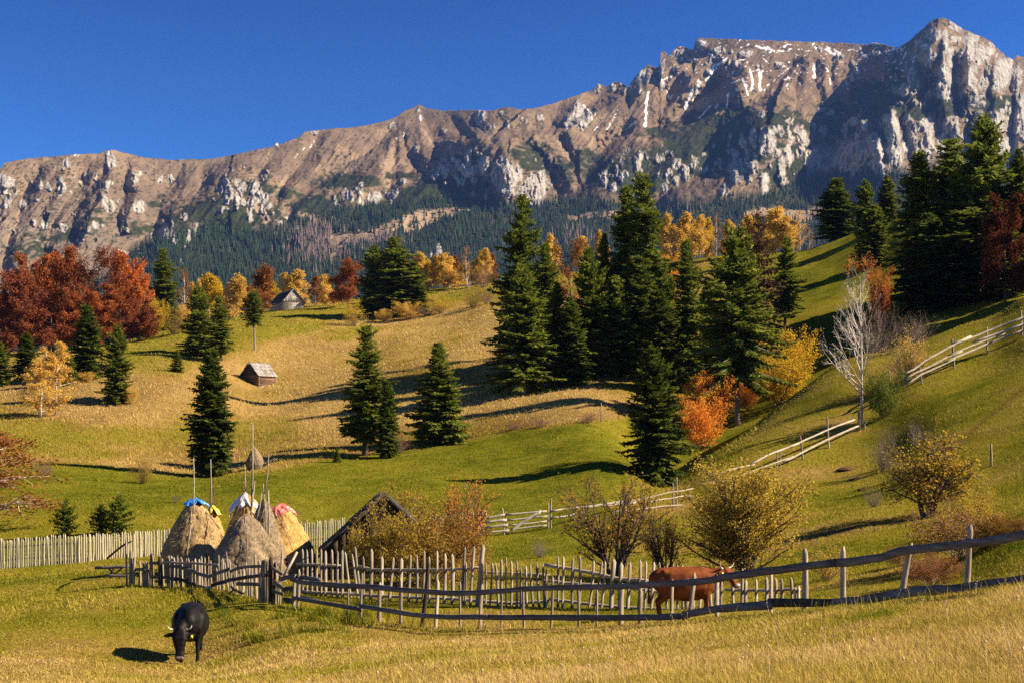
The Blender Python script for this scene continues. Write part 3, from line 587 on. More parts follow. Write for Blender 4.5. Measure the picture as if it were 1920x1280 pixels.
    # ---- back side: gives the range its thickness
    xw = (X-CX)/F*D; zw = (HY-Y)/F*D
    V = np.stack([xw, D, zw], -1)
    nb = 5; back = []
    for i in range(1, nb+1):
        k = i/nb
        b = V[:,-1].copy(); b[:,1] += 900*k; b[:,0] += (PX-CX)/F*900*k; b[:,2] = b[:,2]*(1-0.9*k**1.5)-60*k
        back.append(b)
    V = np.concatenate([V, np.stack(back, 1)], 1); n2 = nr+nb
    Vf = V.reshape(-1, 3)
    i = np.arange(nc-1)[:,None]; j = np.arange(n2-1)[None,:]
    Q = np.stack([i*n2+j, (i+1)*n2+j, (i+1)*n2+j+1, i*n2+j+1], -1).reshape(-1,4)
    ext = lambda a: np.concatenate([a, np.repeat(a[:,-1:], nb, 1)], 1).ravel()
    me = mk_mesh('mountain_range', Vf, Q, None, {'rock': ext(np.clip(rock, 0, 1)), 'pine': ext(pine), 'snow': ext(snow*(1-infor)), 'scree': ext(np.maximum(scr*0.8, clear)), 'grey': ext(left)}, smooth=False)
    m, nt, out = new_mat('mountain')
    sc_ = 0.012
    n1 = noise_tex(nt, 0.010, 6, 0.65); n2_ = noise_tex(nt, 0.06, 5, 0.7); n3 = noise_tex(nt, 0.05, 5, 0.7, stretch=(1,1,0.25))
    grass = ramp(nt, n1, [(0.30, (0.11,0.080,0.052)), (0.5, (0.185,0.134,0.086)), (0.70, (0.29,0.21,0.13))]).outputs[0]
    grass = mixc(nt, math_n(nt, 'MULTIPLY', attr(nt, 'grey'), 0.6), grass, (0.17,0.145,0.115))
    n4 = noise_tex(nt, 0.16, 4, 0.7, stretch=(1,1,0.35))
    rockc = ramp(nt, n3, [(0.34, (0.13,0.118,0.10)), (0.48, (0.32,0.30,0.27)), (0.68, (0.50,0.475,0.43))]).outputs[0]
    rockc = mixc(nt, 1.0, rockc, ramp(nt, n4, [(0.36, (0.42,0.42,0.44)), (0.48, (0.95,0.95,0.95)), (0.7, (1.15,1.15,1.12))]).outputs[0], 'MULTIPLY')
    pinec = ramp(nt, n2_, [(0.35, (0.016,0.022,0.011)), (0.6, (0.042,0.048,0.020))]).outputs[0]
    grass = mixc(nt, ramp(nt, noise_tex(nt, 0.004, 5, 0.6), [(0.42,(0,0,0)),(0.6,(0.35,0.35,0.35))]).outputs[0], grass, (0.115,0.082,0.066))
    c = mixc(nt, math_n(nt, 'MULTIPLY', attr(nt, 'scree'), 0.8), grass, (0.30,0.22,0.145))
    c = mixc(nt, attr(nt, 'pine'), c, pinec)
    c = mixc(nt, attr(nt, 'rock'), c, rockc)
    c = mixc(nt, attr(nt, 'snow'), c, (0.86,0.86,0.88))
    d1 = N(nt, 'ShaderNodeBsdfDiffuse'); L(nt, c, d1.inputs[0])
    b1 = N(nt, 'ShaderNodeBump'); b1.inputs['Strength'].default_value = 0.55; b1.inputs['Distance'].default_value = 7.0
    L(nt, math_n(nt, 'ADD', n2_, math_n(nt, 'ADD', n3, n4)), b1.inputs['Height']); L(nt, b1.outputs[0], d1.inputs['Normal']); L(nt, d1.outputs[0], out.inputs[0])
    o = link('mountain_range', me, m); tag(o, kind='structure')
    # ---- forest: tiered firs and grey dead trees on the lower slopes
    rng = np.random.default_rng(5)
    n = 74000
    ci = rng.integers(0, nc, n); rj = (rng.random(n)**0.85*(nr-2)).astype(int)
    cxp = X[ci, rj]; cyp = Y[ci, rj]
    f = infor[ci, rj]*(1-0.88*clear[ci, rj])*(1-rock[ci, rj])
    dens = np.clip(f*(0.9+0.5*fbm(cxp/25, cyp/14, 170, 3)), 0, 1)
    edge = np.exp(-((cyp-ftop[ci, rj])/14)**2)*0.25*(1-rock[ci,rj])*(1-clear[ci,rj])*(cxp > 260)
    keep = (rng.random(n) < np.maximum(dens, edge))&(cyp < 640)
    ci, rj = ci[keep], rj[keep]; cxp, cyp = cxp[keep], cyp[keep]
    P = V[ci, rj]; n = len(P)
    H = rng.uniform(11, 21, n)*(0.8+0.4*vnoise(cxp/30, cyp/20, 175)); H = np.where(cyp < ftop[ci,rj]+2, H*0.7, H)
    dead = (np.exp(-(((cxp-590)/75)**2+((cyp-462)/50)**2))+0.8*np.exp(-(((cxp-960)/130)**2+((cyp-372)/12)**2))+0.7*np.exp(-(((cxp-1080)/60)**2+((cyp-445)/30)**2))+0.5*np.exp(-(((cxp-1300)/60)**2+((cyp-400)/14)**2))+0.8*np.exp(-(((cxp-720)/70)**2+((cyp-455)/18)**2)) > rng.uniform(0.25, 0.9, n))
    Rr = H*rng.uniform(0.15, 0.21, n)*np.where(dead, 0.62, 1.0)
    tiers = 3; ks = 6
    th = np.arange(ks)*2*pi/ks
    VV = []; TT = []; tint = []; base = 0
    tv = rng.random(n)*0.55+0.25*vnoise(cxp/18, cyp/10, 177)
    for tr in range(tiers):
        z0 = H*(0.06+0.29*tr)-1.0; z1 = np.minimum(z0+H*0.46+1.0, H) if tr < 2 else H
        rr = Rr*(1-0.29*tr)
        ang = th[None,:]+rng.random((n,1))*6; jr = rng.uniform(0.75, 1.2, (n, ks))
        ring = np.stack([P[:,0:1]+np.cos(ang)*rr[:,None]*jr, P[:,1:2]+np.sin(ang)*rr[:,None]*jr, (P[:,2]+z0)[:,None]+rng.uniform(-.6,.6,(n,ks))], -1)
        top = np.stack([P[:,0], P[:,1], P[:,2]+z1], -1)[:,None,:]
        v = np.concatenate([ring, top], 1); VV.append(v.reshape(-1,3))
        o_ = base+np.arange(n)[:,None]*(ks+1); a = np.arange(ks)[None,:]
        TT.append(np.stack([o_+a, o_+(a+1)%ks, o_+ks+a*0], -1).reshape(-1,3)); base += n*(ks+1)
        tint.append(np.repeat(np.where(dead, 1.2+tv*0.6, tv), ks+1))
    me = mk_mesh('far_forest', np.vstack(VV), None, np.vstack(TT), {'tint': np.concatenate(tint)})
    m, nt, out = new_mat('forest')
    t = math_n(nt, 'MULTIPLY', attr(nt, 'tint'), 0.5)
    nz = noise_tex(nt, 0.9, 3, 0.7)
    t = math_n(nt, 'ADD', t, math_n(nt, 'MULTIPLY', math_n(nt, 'SUBTRACT', nz, 0.5), 0.12))
    c = ramp(nt, t, [(0.0, (0.012,0.024,0.014)), (0.25, (0.026,0.044,0.018)), (0.45, (0.055,0.070,0.022)), (0.58, (0.13,0.10,0.085)), (0.9, (0.20,0.155,0.13))]).outputs[0]
    d1 = N(nt, 'ShaderNodeBsdfDiffuse'); L(nt, c, d1.inputs[0]); L(nt, d1.outputs[0], out.inputs[0])
    o = link('far_forest', me, m); tag(o, 'dark fir forest with grey dead trees and tan clearings along the foot of the mountains', 'forest', kind='stuff')
    # summit cabin on the skyline
    ic = int(np.argmin(np.abs(PX-517))); p = V[ic, nr-1]
    mb = MB(); mb.box((0,0,1.6), (9,7,6)); c_ = empty('mountain_cabin', tuple(p)); tag(c_, 'tiny pale summit cabin on the bare skyline of the long ridge', 'cabin')
    mb.build('wall', M['plaster'], c_)
    rf = MB(); rf.add([[-5.2,-4,4.58],[5.2,-4,4.58],[5.2,4,4.58],[-5.2,4,4.58],[-5.2,0,7.6],[5.2,0,7.6]], [[0,1,5,4],[2,3,4,5],[3,2,1,0]], [[0,4,3],[1,2,5]]); rf.build('roof', M['shingle'], c_)
build_mountains()

# ---------------------------------------------------------------- trees
def diamonds(P, D, Wd, ln, wd):
    """leaf-like quads: P base points, D unit directions, Wd unit width directions"""
    mid = P+D*(ln*0.45)[:,None]
    V = np.stack([P, mid+Wd*(wd/2)[:,None], P+D*ln[:,None], mid-Wd*(wd/2)[:,None]], 1).reshape(-1,3)
    n = len(P); Q = np.arange(n*4).reshape(n,4)
    return V, Q
def unit(a): return a/(np.linalg.norm(a, axis=-1, keepdims=True)+1e-9)

def spruce_meshes(seed, H=14.0, Rm=2.6, bare=0.06, step=0.27, nb=9, droop=0.30, prof=0.80, tw=0.125, gap=0.0, ln=0.56, elt=38, elb=-14, rag=0.25, wob=0.12):
    r = np.random.default_rng(seed)
    Ps=[]; Ds=[]; Ws=[]; Ls=[]; Wd=[]; Ts=[]
    z = bare*H
    lean = r.normal(0, 0.012, 2)
    side = r.uniform(0, 6.28)
    tb = MB()
    tz = np.linspace(-0.5, H*0.985, 12)
    tx = lean[0]*tz+0.03*np.sin(tz*0.6+seed); ty = lean[1]*tz+0.03*np.cos(tz*0.5+seed)
    tb.tube(np.stack([tx, ty, tz], 1), np.interp(tz, [-0.5, 0.4, H], [0.26*H/14, 0.19*H/14, 0.015]), 7)
    while z < H*0.99:
        t = (z-bare*H)/(H*(1-bare))
        base = Rm*(1-t)**(prof*0.82)*(0.62+0.38*min(1, t*3.2+0.2))*(1+wob*math.sin(z*1.7+seed))
        k = max(3, int(nb*(1-0.35*t)+r.uniform(-1, 1)))
        ph0 = r.uniform(0, 6.28)
        for b in range(k):
            if r.random() < gap: continue
            ph = ph0+b*2*pi/k+r.normal(0, 0.25)
            Lb = base*r.uniform(1-rag, 1+rag*0.7)*(1+0.10*cos(ph-side))*(0.66+0.62*float(vnoise(np.array([ph*1.3+seed]), np.array([z*0.55]), seed)[()]))+0.12
            el = radians(elb+(elt-elb)*t**1.3+r.normal(0, 6))
            n = max(3, int(Lb/tw)); s = np.linspace(0.10, 1.0, n)
            rad = Lb*s*cos(el); dz = Lb*(s*sin(el)-droop*s**2*(1-0.6*t)+0.55*droop*s**3.5)
            c_, s_ = cos(ph), sin(ph)
            zz = z+r.normal(0, step*0.3)
            cx0 = np.interp(zz, tz, tx); cy0 = np.interp(zz, tz, ty)
            P = np.stack([cx0+rad*c_, cy0+rad*s_, zz+dz], 1)
            bt = r.normal(0, 0.13)
            if Lb > 0.8:
                tb.tube(P[[0, n//2, n-1]], [0.024*Lb/2, 0.015*Lb/2, 0.004], 3, False)
            T = unit(np.gradient(P, axis=0))
            for sg in (-1, 1):
                a = radians(52)*sg+r.normal(0, 0.22, n)
                Dx = T[:,0]*np.cos(a)-T[:,1]*np.sin(a); Dy = T[:,0]*np.sin(a)+T[:,1]*np.cos(a)
                D = unit(np.stack([Dx, Dy, T[:,2]-0.18+r.normal(0, 0.16, n)], 1))
                l_ = (ln*(1-0.42*s)*min(1.25, 0.45+0.35*Lb)+0.13)*r.uniform(0.7, 1.3, n)
                W_ = unit(np.cross(D, unit(r.normal(0, 0.45, (n,3))+np.array([0,0,1.0]))))
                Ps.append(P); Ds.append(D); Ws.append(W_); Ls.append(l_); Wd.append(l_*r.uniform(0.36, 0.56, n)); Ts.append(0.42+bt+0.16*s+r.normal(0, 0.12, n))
            # hanging sprays
            m = r.random(n) < 0.75
            D = unit(np.stack([T[:,0]*0.3+r.normal(0,.25,n), T[:,1]*0.3+r.normal(0,.25,n), np.full(n, -1.0)], 1))[m]
            W_ = unit(np.cross(D, unit(r.normal(0, 1, (m.sum(),3)))))
            l_ = (0.36*(1-0.3*s[m])+0.06)*r.uniform(0.6, 1.3, m.sum())*min(1.2, 0.4+0.4*Lb)
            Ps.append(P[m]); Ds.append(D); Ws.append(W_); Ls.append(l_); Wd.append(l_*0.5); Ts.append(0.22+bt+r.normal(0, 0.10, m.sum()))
            Ps.append(P[-1:]); Ds.append(T[-1:]); Ws.append(unit(np.cross(T[-1:], [[0,0.1,1.0]]))); Ls.append(np.array([0.22])); Wd.append(np.array([0.08])); Ts.append(np.array([0.65]))
        z += step*(1-0.35*t)*r.uniform(0.7, 1.3)
    V, Q = diamonds(np.vstack(Ps), np.vstack(Ds), np.vstack(Ws), np.concatenate(Ls), np.concatenate(Wd))
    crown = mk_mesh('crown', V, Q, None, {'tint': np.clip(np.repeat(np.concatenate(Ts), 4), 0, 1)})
    return tb, crown

def grow(r, p, d, Ln, rad, lvl, par, segs, tips):
    k = 6 if lvl == 0 else (5 if lvl == 1 else 4)
    P = [np.array(p, float)]; d = unit(np.array(d, float)); dirs = [d]
    for i in range(k-1):
        d = unit(d+r.normal(0, par['wig'][min(lvl, len(par['wig'])-1)], 3)+np.array([0,0,par['up'][min(lvl, len(par['up'])-1)]])/k)
        P.append(P[-1]+d*Ln/(k-1)); dirs.append(d)
    P = np.array(P); R = np.linspace(rad, rad*(0.35 if lvl else par.get('tap', 0.25)), k)
    segs.append((P, R, lvl))
    if lvl >= par['max']:
        n = par['tipn']; t = r.uniform(0.15, 1.05, n)
        tips.append(np.stack([np.interp(t, np.linspace(0,1,k), P[:,a]) for a in range(3)], 1)); return
    nc = par['nc'][lvl]; t0 = par['t0'][lvl]
    for i in range(nc):
        t = t0+(1-t0)*(i+r.random())/nc
        q = np.array([np.interp(t, np.linspace(0,1,k), P[:,a]) for a in range(3)])
        dd = dirs[min(k-1, int(t*(k-1)))]
        ax = unit(np.cross(dd, r.normal(0, 1, 3))); a = radians(par['ang'][lvl]*r.uniform(0.7, 1.25))
        nd = dd*cos(a)+ax*sin(a)
        shp = par['shape'](t) if lvl == 0 else (1-0.45*t)
        grow(r, q, nd, Ln*par['lr'][lvl]*shp*r.uniform(0.75, 1.2), max(np.interp(t, np.linspace(0,1,k), R)*0.62, par['rmin']), lvl+1, par, segs, tips)
    if lvl > 0 or par.get('leader', True):
        tips.append(P[-2:]+0.0)

def broadleaf(seed, par, leaves, sigma, lsz, H=10.0, stems=1, spread=0.25, top_only=0.0):
    r = np.random.default_rng(seed); segs=[]; tips=[]
    for i in range(stems):
        a = r.uniform(0, 6.28) if stems > 1 else 0
        o = np.array([cos(a), sin(a), 0])*r.uniform(0, 0.035*H)*(stems > 1)
        d = np.array([cos(a)*spread*r.uniform(0.3, 1.5), sin(a)*spread*r.uniform(0.3, 1.5), 1.0]) if stems > 1 else np.array([r.normal(0,.02), r.normal(0,.02), 1.0])
        grow(r, o-np.array([0,0,0.15]), d, H*par['trunk']*(r.uniform(0.7, 1.05) if stems > 1 else 1), par['r0'], 0, par, segs, tips)
    tb = MB()
    for P, R, l in segs: tb.tube(P, R, 7 if l == 0 else (4 if l == 1 else 3), l == 0)
    T = np.vstack(tips)
    if top_only: T = T[T[:,2] > np.quantile(T[:,2], top_only)]
    if leaves:
        idx = r.integers(0, len(T), leaves)
        Pp = T[idx]+r.normal(0, sigma, (leaves, 3))
        Pp[:,2] = np.maximum(Pp[:,2], 0.05)
        D = unit(r.normal(0, 1, (leaves,3))+np.array([0,0,-0.3])); W = unit(np.cross(D, unit(r.normal(0, 1, (leaves,3)))))
        l_ = lsz*r.uniform(0.6, 1.4, leaves)
        V, Q = diamonds(Pp-D*(l_/2)[:,None], D, W, l_, l_*0.72)
        big = 0.22*(vnoise(T[idx,0]*0.9+seed, T[idx,2]*0.9+T[idx,1], seed)*2-1)
        crown = mk_mesh('crown', V, Q, None, {'tint': np.clip(np.repeat(0.5+big+r.normal(0, 0.2, leaves), 4), 0, 1)})
    else: crown = None
    allp = np.vstack([s[0] for s in segs])
    return tb, crown, allp

PROTO = {}
def reg_spruce(key, H, Rm, mat='needles', **kw):
    tb, cr = spruce_meshes(hash_seed(key), H=H, Rm=Rm, **kw)
    V = np.vstack(tb.v)
    tm = mk_mesh('trunk', V, np.vstack(tb.q), np.vstack(tb.t), None, True)
    tm.materials.append(M['bark']); cr.materials.append(M[mat])
    PROTO[key] = (tm, cr, H, Rm)
    if key in ('hero', 'high', 'spd'): tm.materials[0] = M['bark_pale']
def hash_seed(s): return sum((i+1)*ord(c) for i, c in enumerate(s)) % 99991
def reg_leaf(key, par, leaves, sigma, lsz, bark='bark', mat='leaf_gold', H=10.0, **kw):
    tb, cr, allp = broadleaf(hash_seed(key), par, leaves, sigma, lsz, H, **kw)
    V = np.vstack(tb.v); tm = mk_mesh('trunk', V, np.vstack(tb.q), np.vstack(tb.t) if tb.t else None, None, True)
    tm.materials.append(M[bark])
    top = float(allp[:,2].max())+sigma*0.5; rr = float(np.quantile(np.hypot(allp[:,0], allp[:,1]), 0.985))+sigma
    if cr: cr.materials.append(M[mat])
    PROTO[key] = (tm, cr, top, rr)

reg_spruce('spa', 14, 2.5); reg_spruce('spb', 14, 2.3, droop=0.4, prof=0.75); reg_spruce('spc', 14, 3.0, droop=0.38, prof=0.7, rag=0.28)
reg_spruce('spd', 14, 3.4, droop=0.50, prof=0.8, bare=0.12, rag=0.36, step=0.31, elb=-8)
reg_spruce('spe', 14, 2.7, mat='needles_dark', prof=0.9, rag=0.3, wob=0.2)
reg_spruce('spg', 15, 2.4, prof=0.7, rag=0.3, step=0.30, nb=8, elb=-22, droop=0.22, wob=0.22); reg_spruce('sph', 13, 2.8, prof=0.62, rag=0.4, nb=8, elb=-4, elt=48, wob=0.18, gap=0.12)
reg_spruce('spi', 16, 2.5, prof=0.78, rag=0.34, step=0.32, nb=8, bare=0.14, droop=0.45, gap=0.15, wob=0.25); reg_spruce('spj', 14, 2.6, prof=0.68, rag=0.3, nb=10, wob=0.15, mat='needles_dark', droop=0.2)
reg_spruce('spf', 10, 2.4, bare=0.02, prof=0.95, step=0.26)
reg_spruce('high', 10, 1.25, bare=0.47, prof=0.55, step=0.22, tw=0.11, ln=0.30)
reg_spruce('hero', 18, 5.2, bare=0.27, prof=0.80, droop=0.42, rag=0.45, step=0.34, nb=7, tw=0.14, ln=0.62, elb=-10)
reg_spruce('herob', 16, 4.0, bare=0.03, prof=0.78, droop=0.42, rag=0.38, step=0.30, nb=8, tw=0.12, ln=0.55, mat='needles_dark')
reg_spruce('sparse', 4, 1.25, bare=0.04, prof=0.8, step=0.26, nb=6, tw=0.08, ln=0.26, elb=10, elt=45, droop=0.1, gap=0.12)
reg_spruce('larch', 14, 2.2, mat='larch', bare=0.15, prof=0.6, step=0.30, nb=5, ln=0.34, gap=0.15)
_b = dict(trunk=0.97, r0=0.12, max=2, nc=[38,8], t0=[0.05,0.08], ang=[50,42], lr=[0.32,0.42], wig=[0.03,0.10,0.16], up=[0.05,0.10,-0.25], tipn=5, rmin=0.012, shape=lambda t: 1.15-0.95*t if t > 0.3 else 0.6+0.9*t)
reg_leaf('birch_a', _b, 7500, 0.22, 0.25, 'bark_birch'); reg_leaf('birch_b', dict(_b, t0=[0.12,0.1], nc=[30,7]), 5200, 0.22, 0.26, 'bark_birch')
reg_leaf('birch_c', dict(_b, lr=[0.36,0.45], nc=[34,8]), 8600, 0.24, 0.28, 'bark_birch')
reg_leaf('birch_thin', dict(_b, nc=[22,8]), 900, 0.2, 0.2, 'bark_birch', mat='leaf_brown')
_w = dict(_b, nc=[30,9], lr=[0.30,0.55], up=[0.03,-0.10,-1.6], ang=[50,50], t0=[0.10,0.10], r0=0.12)
reg_leaf('weep_a', _w, 9000, 0.13, 0.16, 'bark_birch', mat='leaf_gold'); reg_leaf('weep_b', dict(_w, lr=[0.26,0.55]), 8000, 0.13, 0.16, 'bark_birch', mat='leaf_gold')
_e = dict(trunk=0.86, r0=0.20, max=3, nc=[22,6,4], t0=[0.04,0.15,0.15], ang=[62,42,40], lr=[0.56,0.50,0.5], wig=[0.04,0.09,0.12,0.15], up=[0.1,0.12,0.15,0.05], tipn=4, rmin=0.015, shape=lambda t: 1.0-0.45*t)
reg_leaf('beech_a', _e, 15000, 0.26, 0.27, 'bark', 'leaf_red'); reg_leaf('beech_b', dict(_e, nc=[18,6,4], ang=[36,36,40]), 12000, 0.26, 0.27, 'bark', 'leaf_red')
reg_leaf('beech_c', dict(_e, nc=[22,7,4]), 7000, 0.26, 0.22, 'bark', 'leaf_russet')
_s = dict(trunk=0.85, r0=0.07, max=2, nc=[9,6], t0=[0.03,0.08], ang=[34,40], lr=[0.5,0.5], wig=[0.07,0.12,0.16], up=[0.15,0.15,0.1], tipn=6, rmin=0.012, shape=lambda t: 1.1-0.4*t)
reg_leaf('shrub_a', _s, 8000, 0.30, 0.26, 'twig', 'leaf_yellow', stems=9, spread=0.42); reg_leaf('shrub_b', _s, 3200, 0.34, 0.24, 'twig', 'leaf_olive', stems=8, spread=0.55)
reg_leaf('shrub_c', _s, 1500, 0.3, 0.22, 'twig_pale', 'leaf_brown', stems=12, spread=0.6)
reg_leaf('bare', dict(_s, nc=[8,8], rmin=0.008), 350, 0.2, 0.15, 'twig_pale', 'leaf_brown', stems=16, spread=0.5)
reg_leaf('brown_tree', dict(_e, nc=[16,6,4], lr=[0.42,0.5,0.5]), 2600, 0.25, 0.22, 'twig', 'leaf_brown')
# near heroes (leaves smaller than a hand)
_h = dict(trunk=0.62, r0=0.17, max=3, nc=[9,6,5], t0=[0.22,0.2,0.2], ang=[34,38,42], lr=[0.62,0.5,0.45], wig=[0.08,0.10,0.13,0.16], up=[0.1,0.22,0.15,0.05], tipn=4, rmin=0.02, shape=lambda t: 1.0-0.3*t, tap=0.4)
reg_leaf('hero_yellow', dict(_h, trunk=0.80, up=[0.2,0.3,0.25,0.1], nc=[14,7,5], t0=[0.03,0.10,0.2], ang=[40,34,40]), 30000, 0.24, 0.15, 'bark', 'leaf_olive', stems=10, spread=0.40)
reg_leaf('hero_bare', dict(_h, nc=[8,6,5]), 3000, 0.25, 0.17, 'bark', 'leaf_mixed', stems=7, spread=0.55)
reg_leaf('hero_haw', dict(_h, trunk=0.5, nc=[9,7,5], ang=[48,44,42], up=[0.1,0.12,0.05,0.0]), 12000, 0.28, 0.2, 'bark', 'leaf_olive', stems=3, spread=0.5)
reg_leaf('hero_sparse', dict(_h, trunk=0.5, nc=[10,7,5], ang=[48,44,42], up=[0.1,0.12,0.05,0.0]), 5200, 0.26, 0.18, 'bark', 'leaf_olive', stems=4, spread=0.5)
reg_leaf('thicket', dict(_h, nc=[8,6,5], r0=0.07, rmin=0.018, ang=[40,45,50], up=[0.1,0.05,0.0,-0.05]), 13000, 0.35, 0.20, 'twig', 'leaf_mixed', stems=11, spread=0.75)
reg_leaf('thicket_b', dict(_h, nc=[7,6,5], r0=0.06, rmin=0.018, ang=[42,45,50], up=[0.1,0.02,-0.03,-0.05]), 7500, 0.38, 0.20, 'twig_pale', 'leaf_mixed', stems=12, spread=0.85)
reg_leaf('white_birch', dict(trunk=0.97, r0=0.115, max=3, nc=[25,8,6], t0=[0.20,0.2,0.2], ang=[46,30,32], lr=[0.50,0.45,0.5], wig=[0.025,0.05,0.08,0.1], up=[0.04,0.55,0.3,0.1], tipn=3, rmin=0.006, shape=lambda t: 1.05-0.85*t), 300, 0.25, 0.20, 'bark_birch', 'leaf_brown', top_only=0.9)
reg_leaf('left_birch', dict(_w, trunk=0.9, nc=[22,9], lr=[0.42,0.55]), 6500, 0.2, 0.15, 'bark_birch', 'leaf_brown')

WF = {'spruce_tree': 1.08, 'beech_tree': 1.25, 'birch_tree': 1.5, 'shrub': 1.3}
def tree(name, key, px, top, base, w, label, mat=None, group=None, d=None, cat='tree', seed=None, bark=None, dmin=40.0):
    """tree seen with its foot at pixel (px, base) (or at depth d) and its top at row `top`, w pixels wide"""
    if d is None: x, y, z = hit(px, base, dmin)
    else: x, y, z = at(px, d)
    tm, cr, H, R = PROTO[key]
    h = (HY-top)/F*y-z; s = w*WF.get(name, 1.12)/F*y/2/R; k = h/H
    r = random.Random(int(px*7+top*3))
    o = empty(name, (x, y, z-0.05), r.uniform(0, 6.28)); o.scale = (s, s, k)
    tag(o, label, cat, group)
    t = link('trunk', tm, (), o)
    if bark: t.material_slots[0].link = 'OBJECT'; t.material_slots[0].material = M[bark]
    if cr:
        c = link('crown', cr, (), o)
        if mat: c.material_slots[0].link = 'OBJECT'; c.material_slots[0].material = M[mat]
    return o
S = 'spruce_tree'
gS = 'dark green spruces scattered over the hillside'
for a in [
 # name, proto, px, top, base, width, label ; optional dict
 ('spj',160,573,712,66,'full dark spruce standing left, in front of the red beech wood'),
 ('sph',218,612,755,62,'pointed spruce on the straw slope, first one to the right of the golden weeping birches'),
 ('spa',122,650,722,48,'small shaded spruce half hidden behind the golden weeping birches'),
 ('spe',50,622,712,54,'dark shaded spruce at the foot of the red beeches, left of the full spruce'),
 ('spc',2,640,722,46,'olive green spruce cut by the left edge of the photo'),
 ('spg',308,468,None,58,'tall spruce between the red beech wood and the orange birches, its trunk showing below', dict(d=268)),
 ('sph',372,540,668,64,'taller left tree of the joined spruce pair above the log hut'),
 ('spi',414,556,676,56,'lower right tree of the joined spruce pair above the log hut'),
 ('spf',333,655,697,26,'knee high young spruce alone in the shadow below the spruce pair'),
 ('spj',395,655,893,88,'tall columnar spruce behind the haystack poles, left of the log hut'),
 ('high',478,545,657,38,'slim spruce with a long bare trunk, between the barn and the log hut'),
 ('sph',704,462,592,74,'left tree of the spruce clump under the forest clearing, thin trunk below'),
 ('spg',744,446,594,96,'tallest middle tree of the spruce clump under the forest clearing'),
 ('spj',772,492,590,62,'low right tree of the spruce clump under the forest clearing'),
 ('spi',684,610,853,104,'ragged spruce standing on the edge of straw and green meadow, centre left'),
 ('spj',724,712,858,46,'smaller dark spruce leaning against the ragged spruce at the meadow edge'),
 ('spf',826,643,832,110,'dense cone shaped spruce standing alone on the meadow edge beside a thin yellow sapling'),
 ('spf',631,838,866,16,'tiny young spruce on the meadow edge'),
 ('spi',972,368,None,104,'very tall spruce whose tip reaches the white cliffs, at the left of the central grove', dict(d=168)),
 ('spd',984,500,737,136,'broad drooping spruce with a bare grey trunk, front left of the central grove'),
 ('spg',1024,458,None,74,'narrow dark spruce just right of the very tall one in the central grove', dict(d=165)),
 ('spe',1042,530,None,66,'low dark spruce tucked behind the drooping one in the central grove', dict(d=158)),
 ('spi',1212,326,None,116,'tallest spruce on the right of the central grove, tip against the dark mountain shadow', dict(d=170)),
 ('spg',1180,352,None,100,'second tip close left of the tallest spruce in the central grove', dict(d=174)),
 ('sph',1106,468,None,86,'pointed spruce in the middle of the grove, right of the bare brown tree', dict(d=158)),
 ('spa',1134,440,None,60,'slim spruce behind the middle of the grove', dict(d=172)),
 ('spd',1156,520,703,120,'wide low spruce at the front of the central grove, reddish stump below'),
 ('spj',1192,482,None,96,'spruce in the grove directly under the tallest one', dict(d=160)),
 ('sph',1244,500,None,84,'dark spruce below the orange crown at the right of the grove', dict(d=164)),
 ('spg',1290,452,None,74,'narrow dark spruce between the grove and the long trunked spruce', dict(d=156)),
 ('spe',1325,520,None,70,'shaded spruce behind the left side of the long trunked spruce', dict(d=160)),
 ('spe',1068,556,None,84,'low shaded spruce added for its shadow in the grove below the bare brown tree',dict(d=154)),  # this and the next two are added to broaden the grove's shadow
 ('spj',1228,545,None,92,'shaded spruce added for its shadow at the right front of the grove',dict(d=151)),
 ('spg',1345,570,None,84,'low shaded spruce added for its shadow left of the long bare trunk',dict(d=150)),
 ('hero',1383,430,797,190,'big spruce with a long bare lit trunk rising from orange bushes'),
 ('herob',1226,650,903,136,'large dark spruce at the lower end of the gully, base in deep shade', dict(dmin=92)),
 ('spi',1472,445,612,58,'leaning narrow spruce with a bare lower trunk, right of the brown larch'),
 ('spj',1569,335,445,76,'left tree of the three spruces on the green hilltop'),
 ('sph',1622,340,444,50,'middle tree of the three spruces on the green hilltop'),
 ('spa',1664,330,420,46,'small right tree of the hilltop spruces, short trunk against the haze'),
 ('spc',1637,385,498,68,'round spruce standing a little below the hilltop trees'),
 ('spg',1728,285,None,110,'left spruce of the dark stand on the right', dict(d=176)),
 ('spi',1775,262,None,160,'second tall spruce of the dark stand on the right', dict(d=174)),
 ('spd',1840,224,None,165,'tallest spruce of the dark stand on the right, tip crossing the cliffs', dict(d=170)),
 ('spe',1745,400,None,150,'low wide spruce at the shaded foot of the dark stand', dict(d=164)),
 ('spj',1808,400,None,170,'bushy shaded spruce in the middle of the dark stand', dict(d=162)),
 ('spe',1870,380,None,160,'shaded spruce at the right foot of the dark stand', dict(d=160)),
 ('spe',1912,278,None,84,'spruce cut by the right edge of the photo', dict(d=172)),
 ('sparse',122,935,1006,54,'thin young spruce alone behind the pale paling fence'),
 ('sparse',188,945,1002,52,'left one of two young spruces behind the paling fence'),
 ('sparse',224,925,1003,62,'right and taller one of two young spruces behind the paling fence'),
]:
    kw = a[6] if len(a) > 6 else {}
    tree(S, a[0], a[1], a[2], a[3], a[4], a[5], group=gS, **kw)
tree(S, 'spe', 1968, 262, None, 110, 'dark spruce just beyond the right edge, behind the pole fence', group=gS, d=168)
for px_, tp_, lb_ in ((2050,215,'tall spruce out of view to the right of the dark stand'),(2125,230,'second spruce out of view right of the dark stand'),(2010,330,'lower spruce out of view right of the dark stand')):
    tree(S, 'spe', px_, tp_, None, 130, lb_, group=gS, d=168)
tree('larch_tree', 'larch', 1425, 400, None, 84, 'brown leafless larch behind the long trunked spruce', d=168)
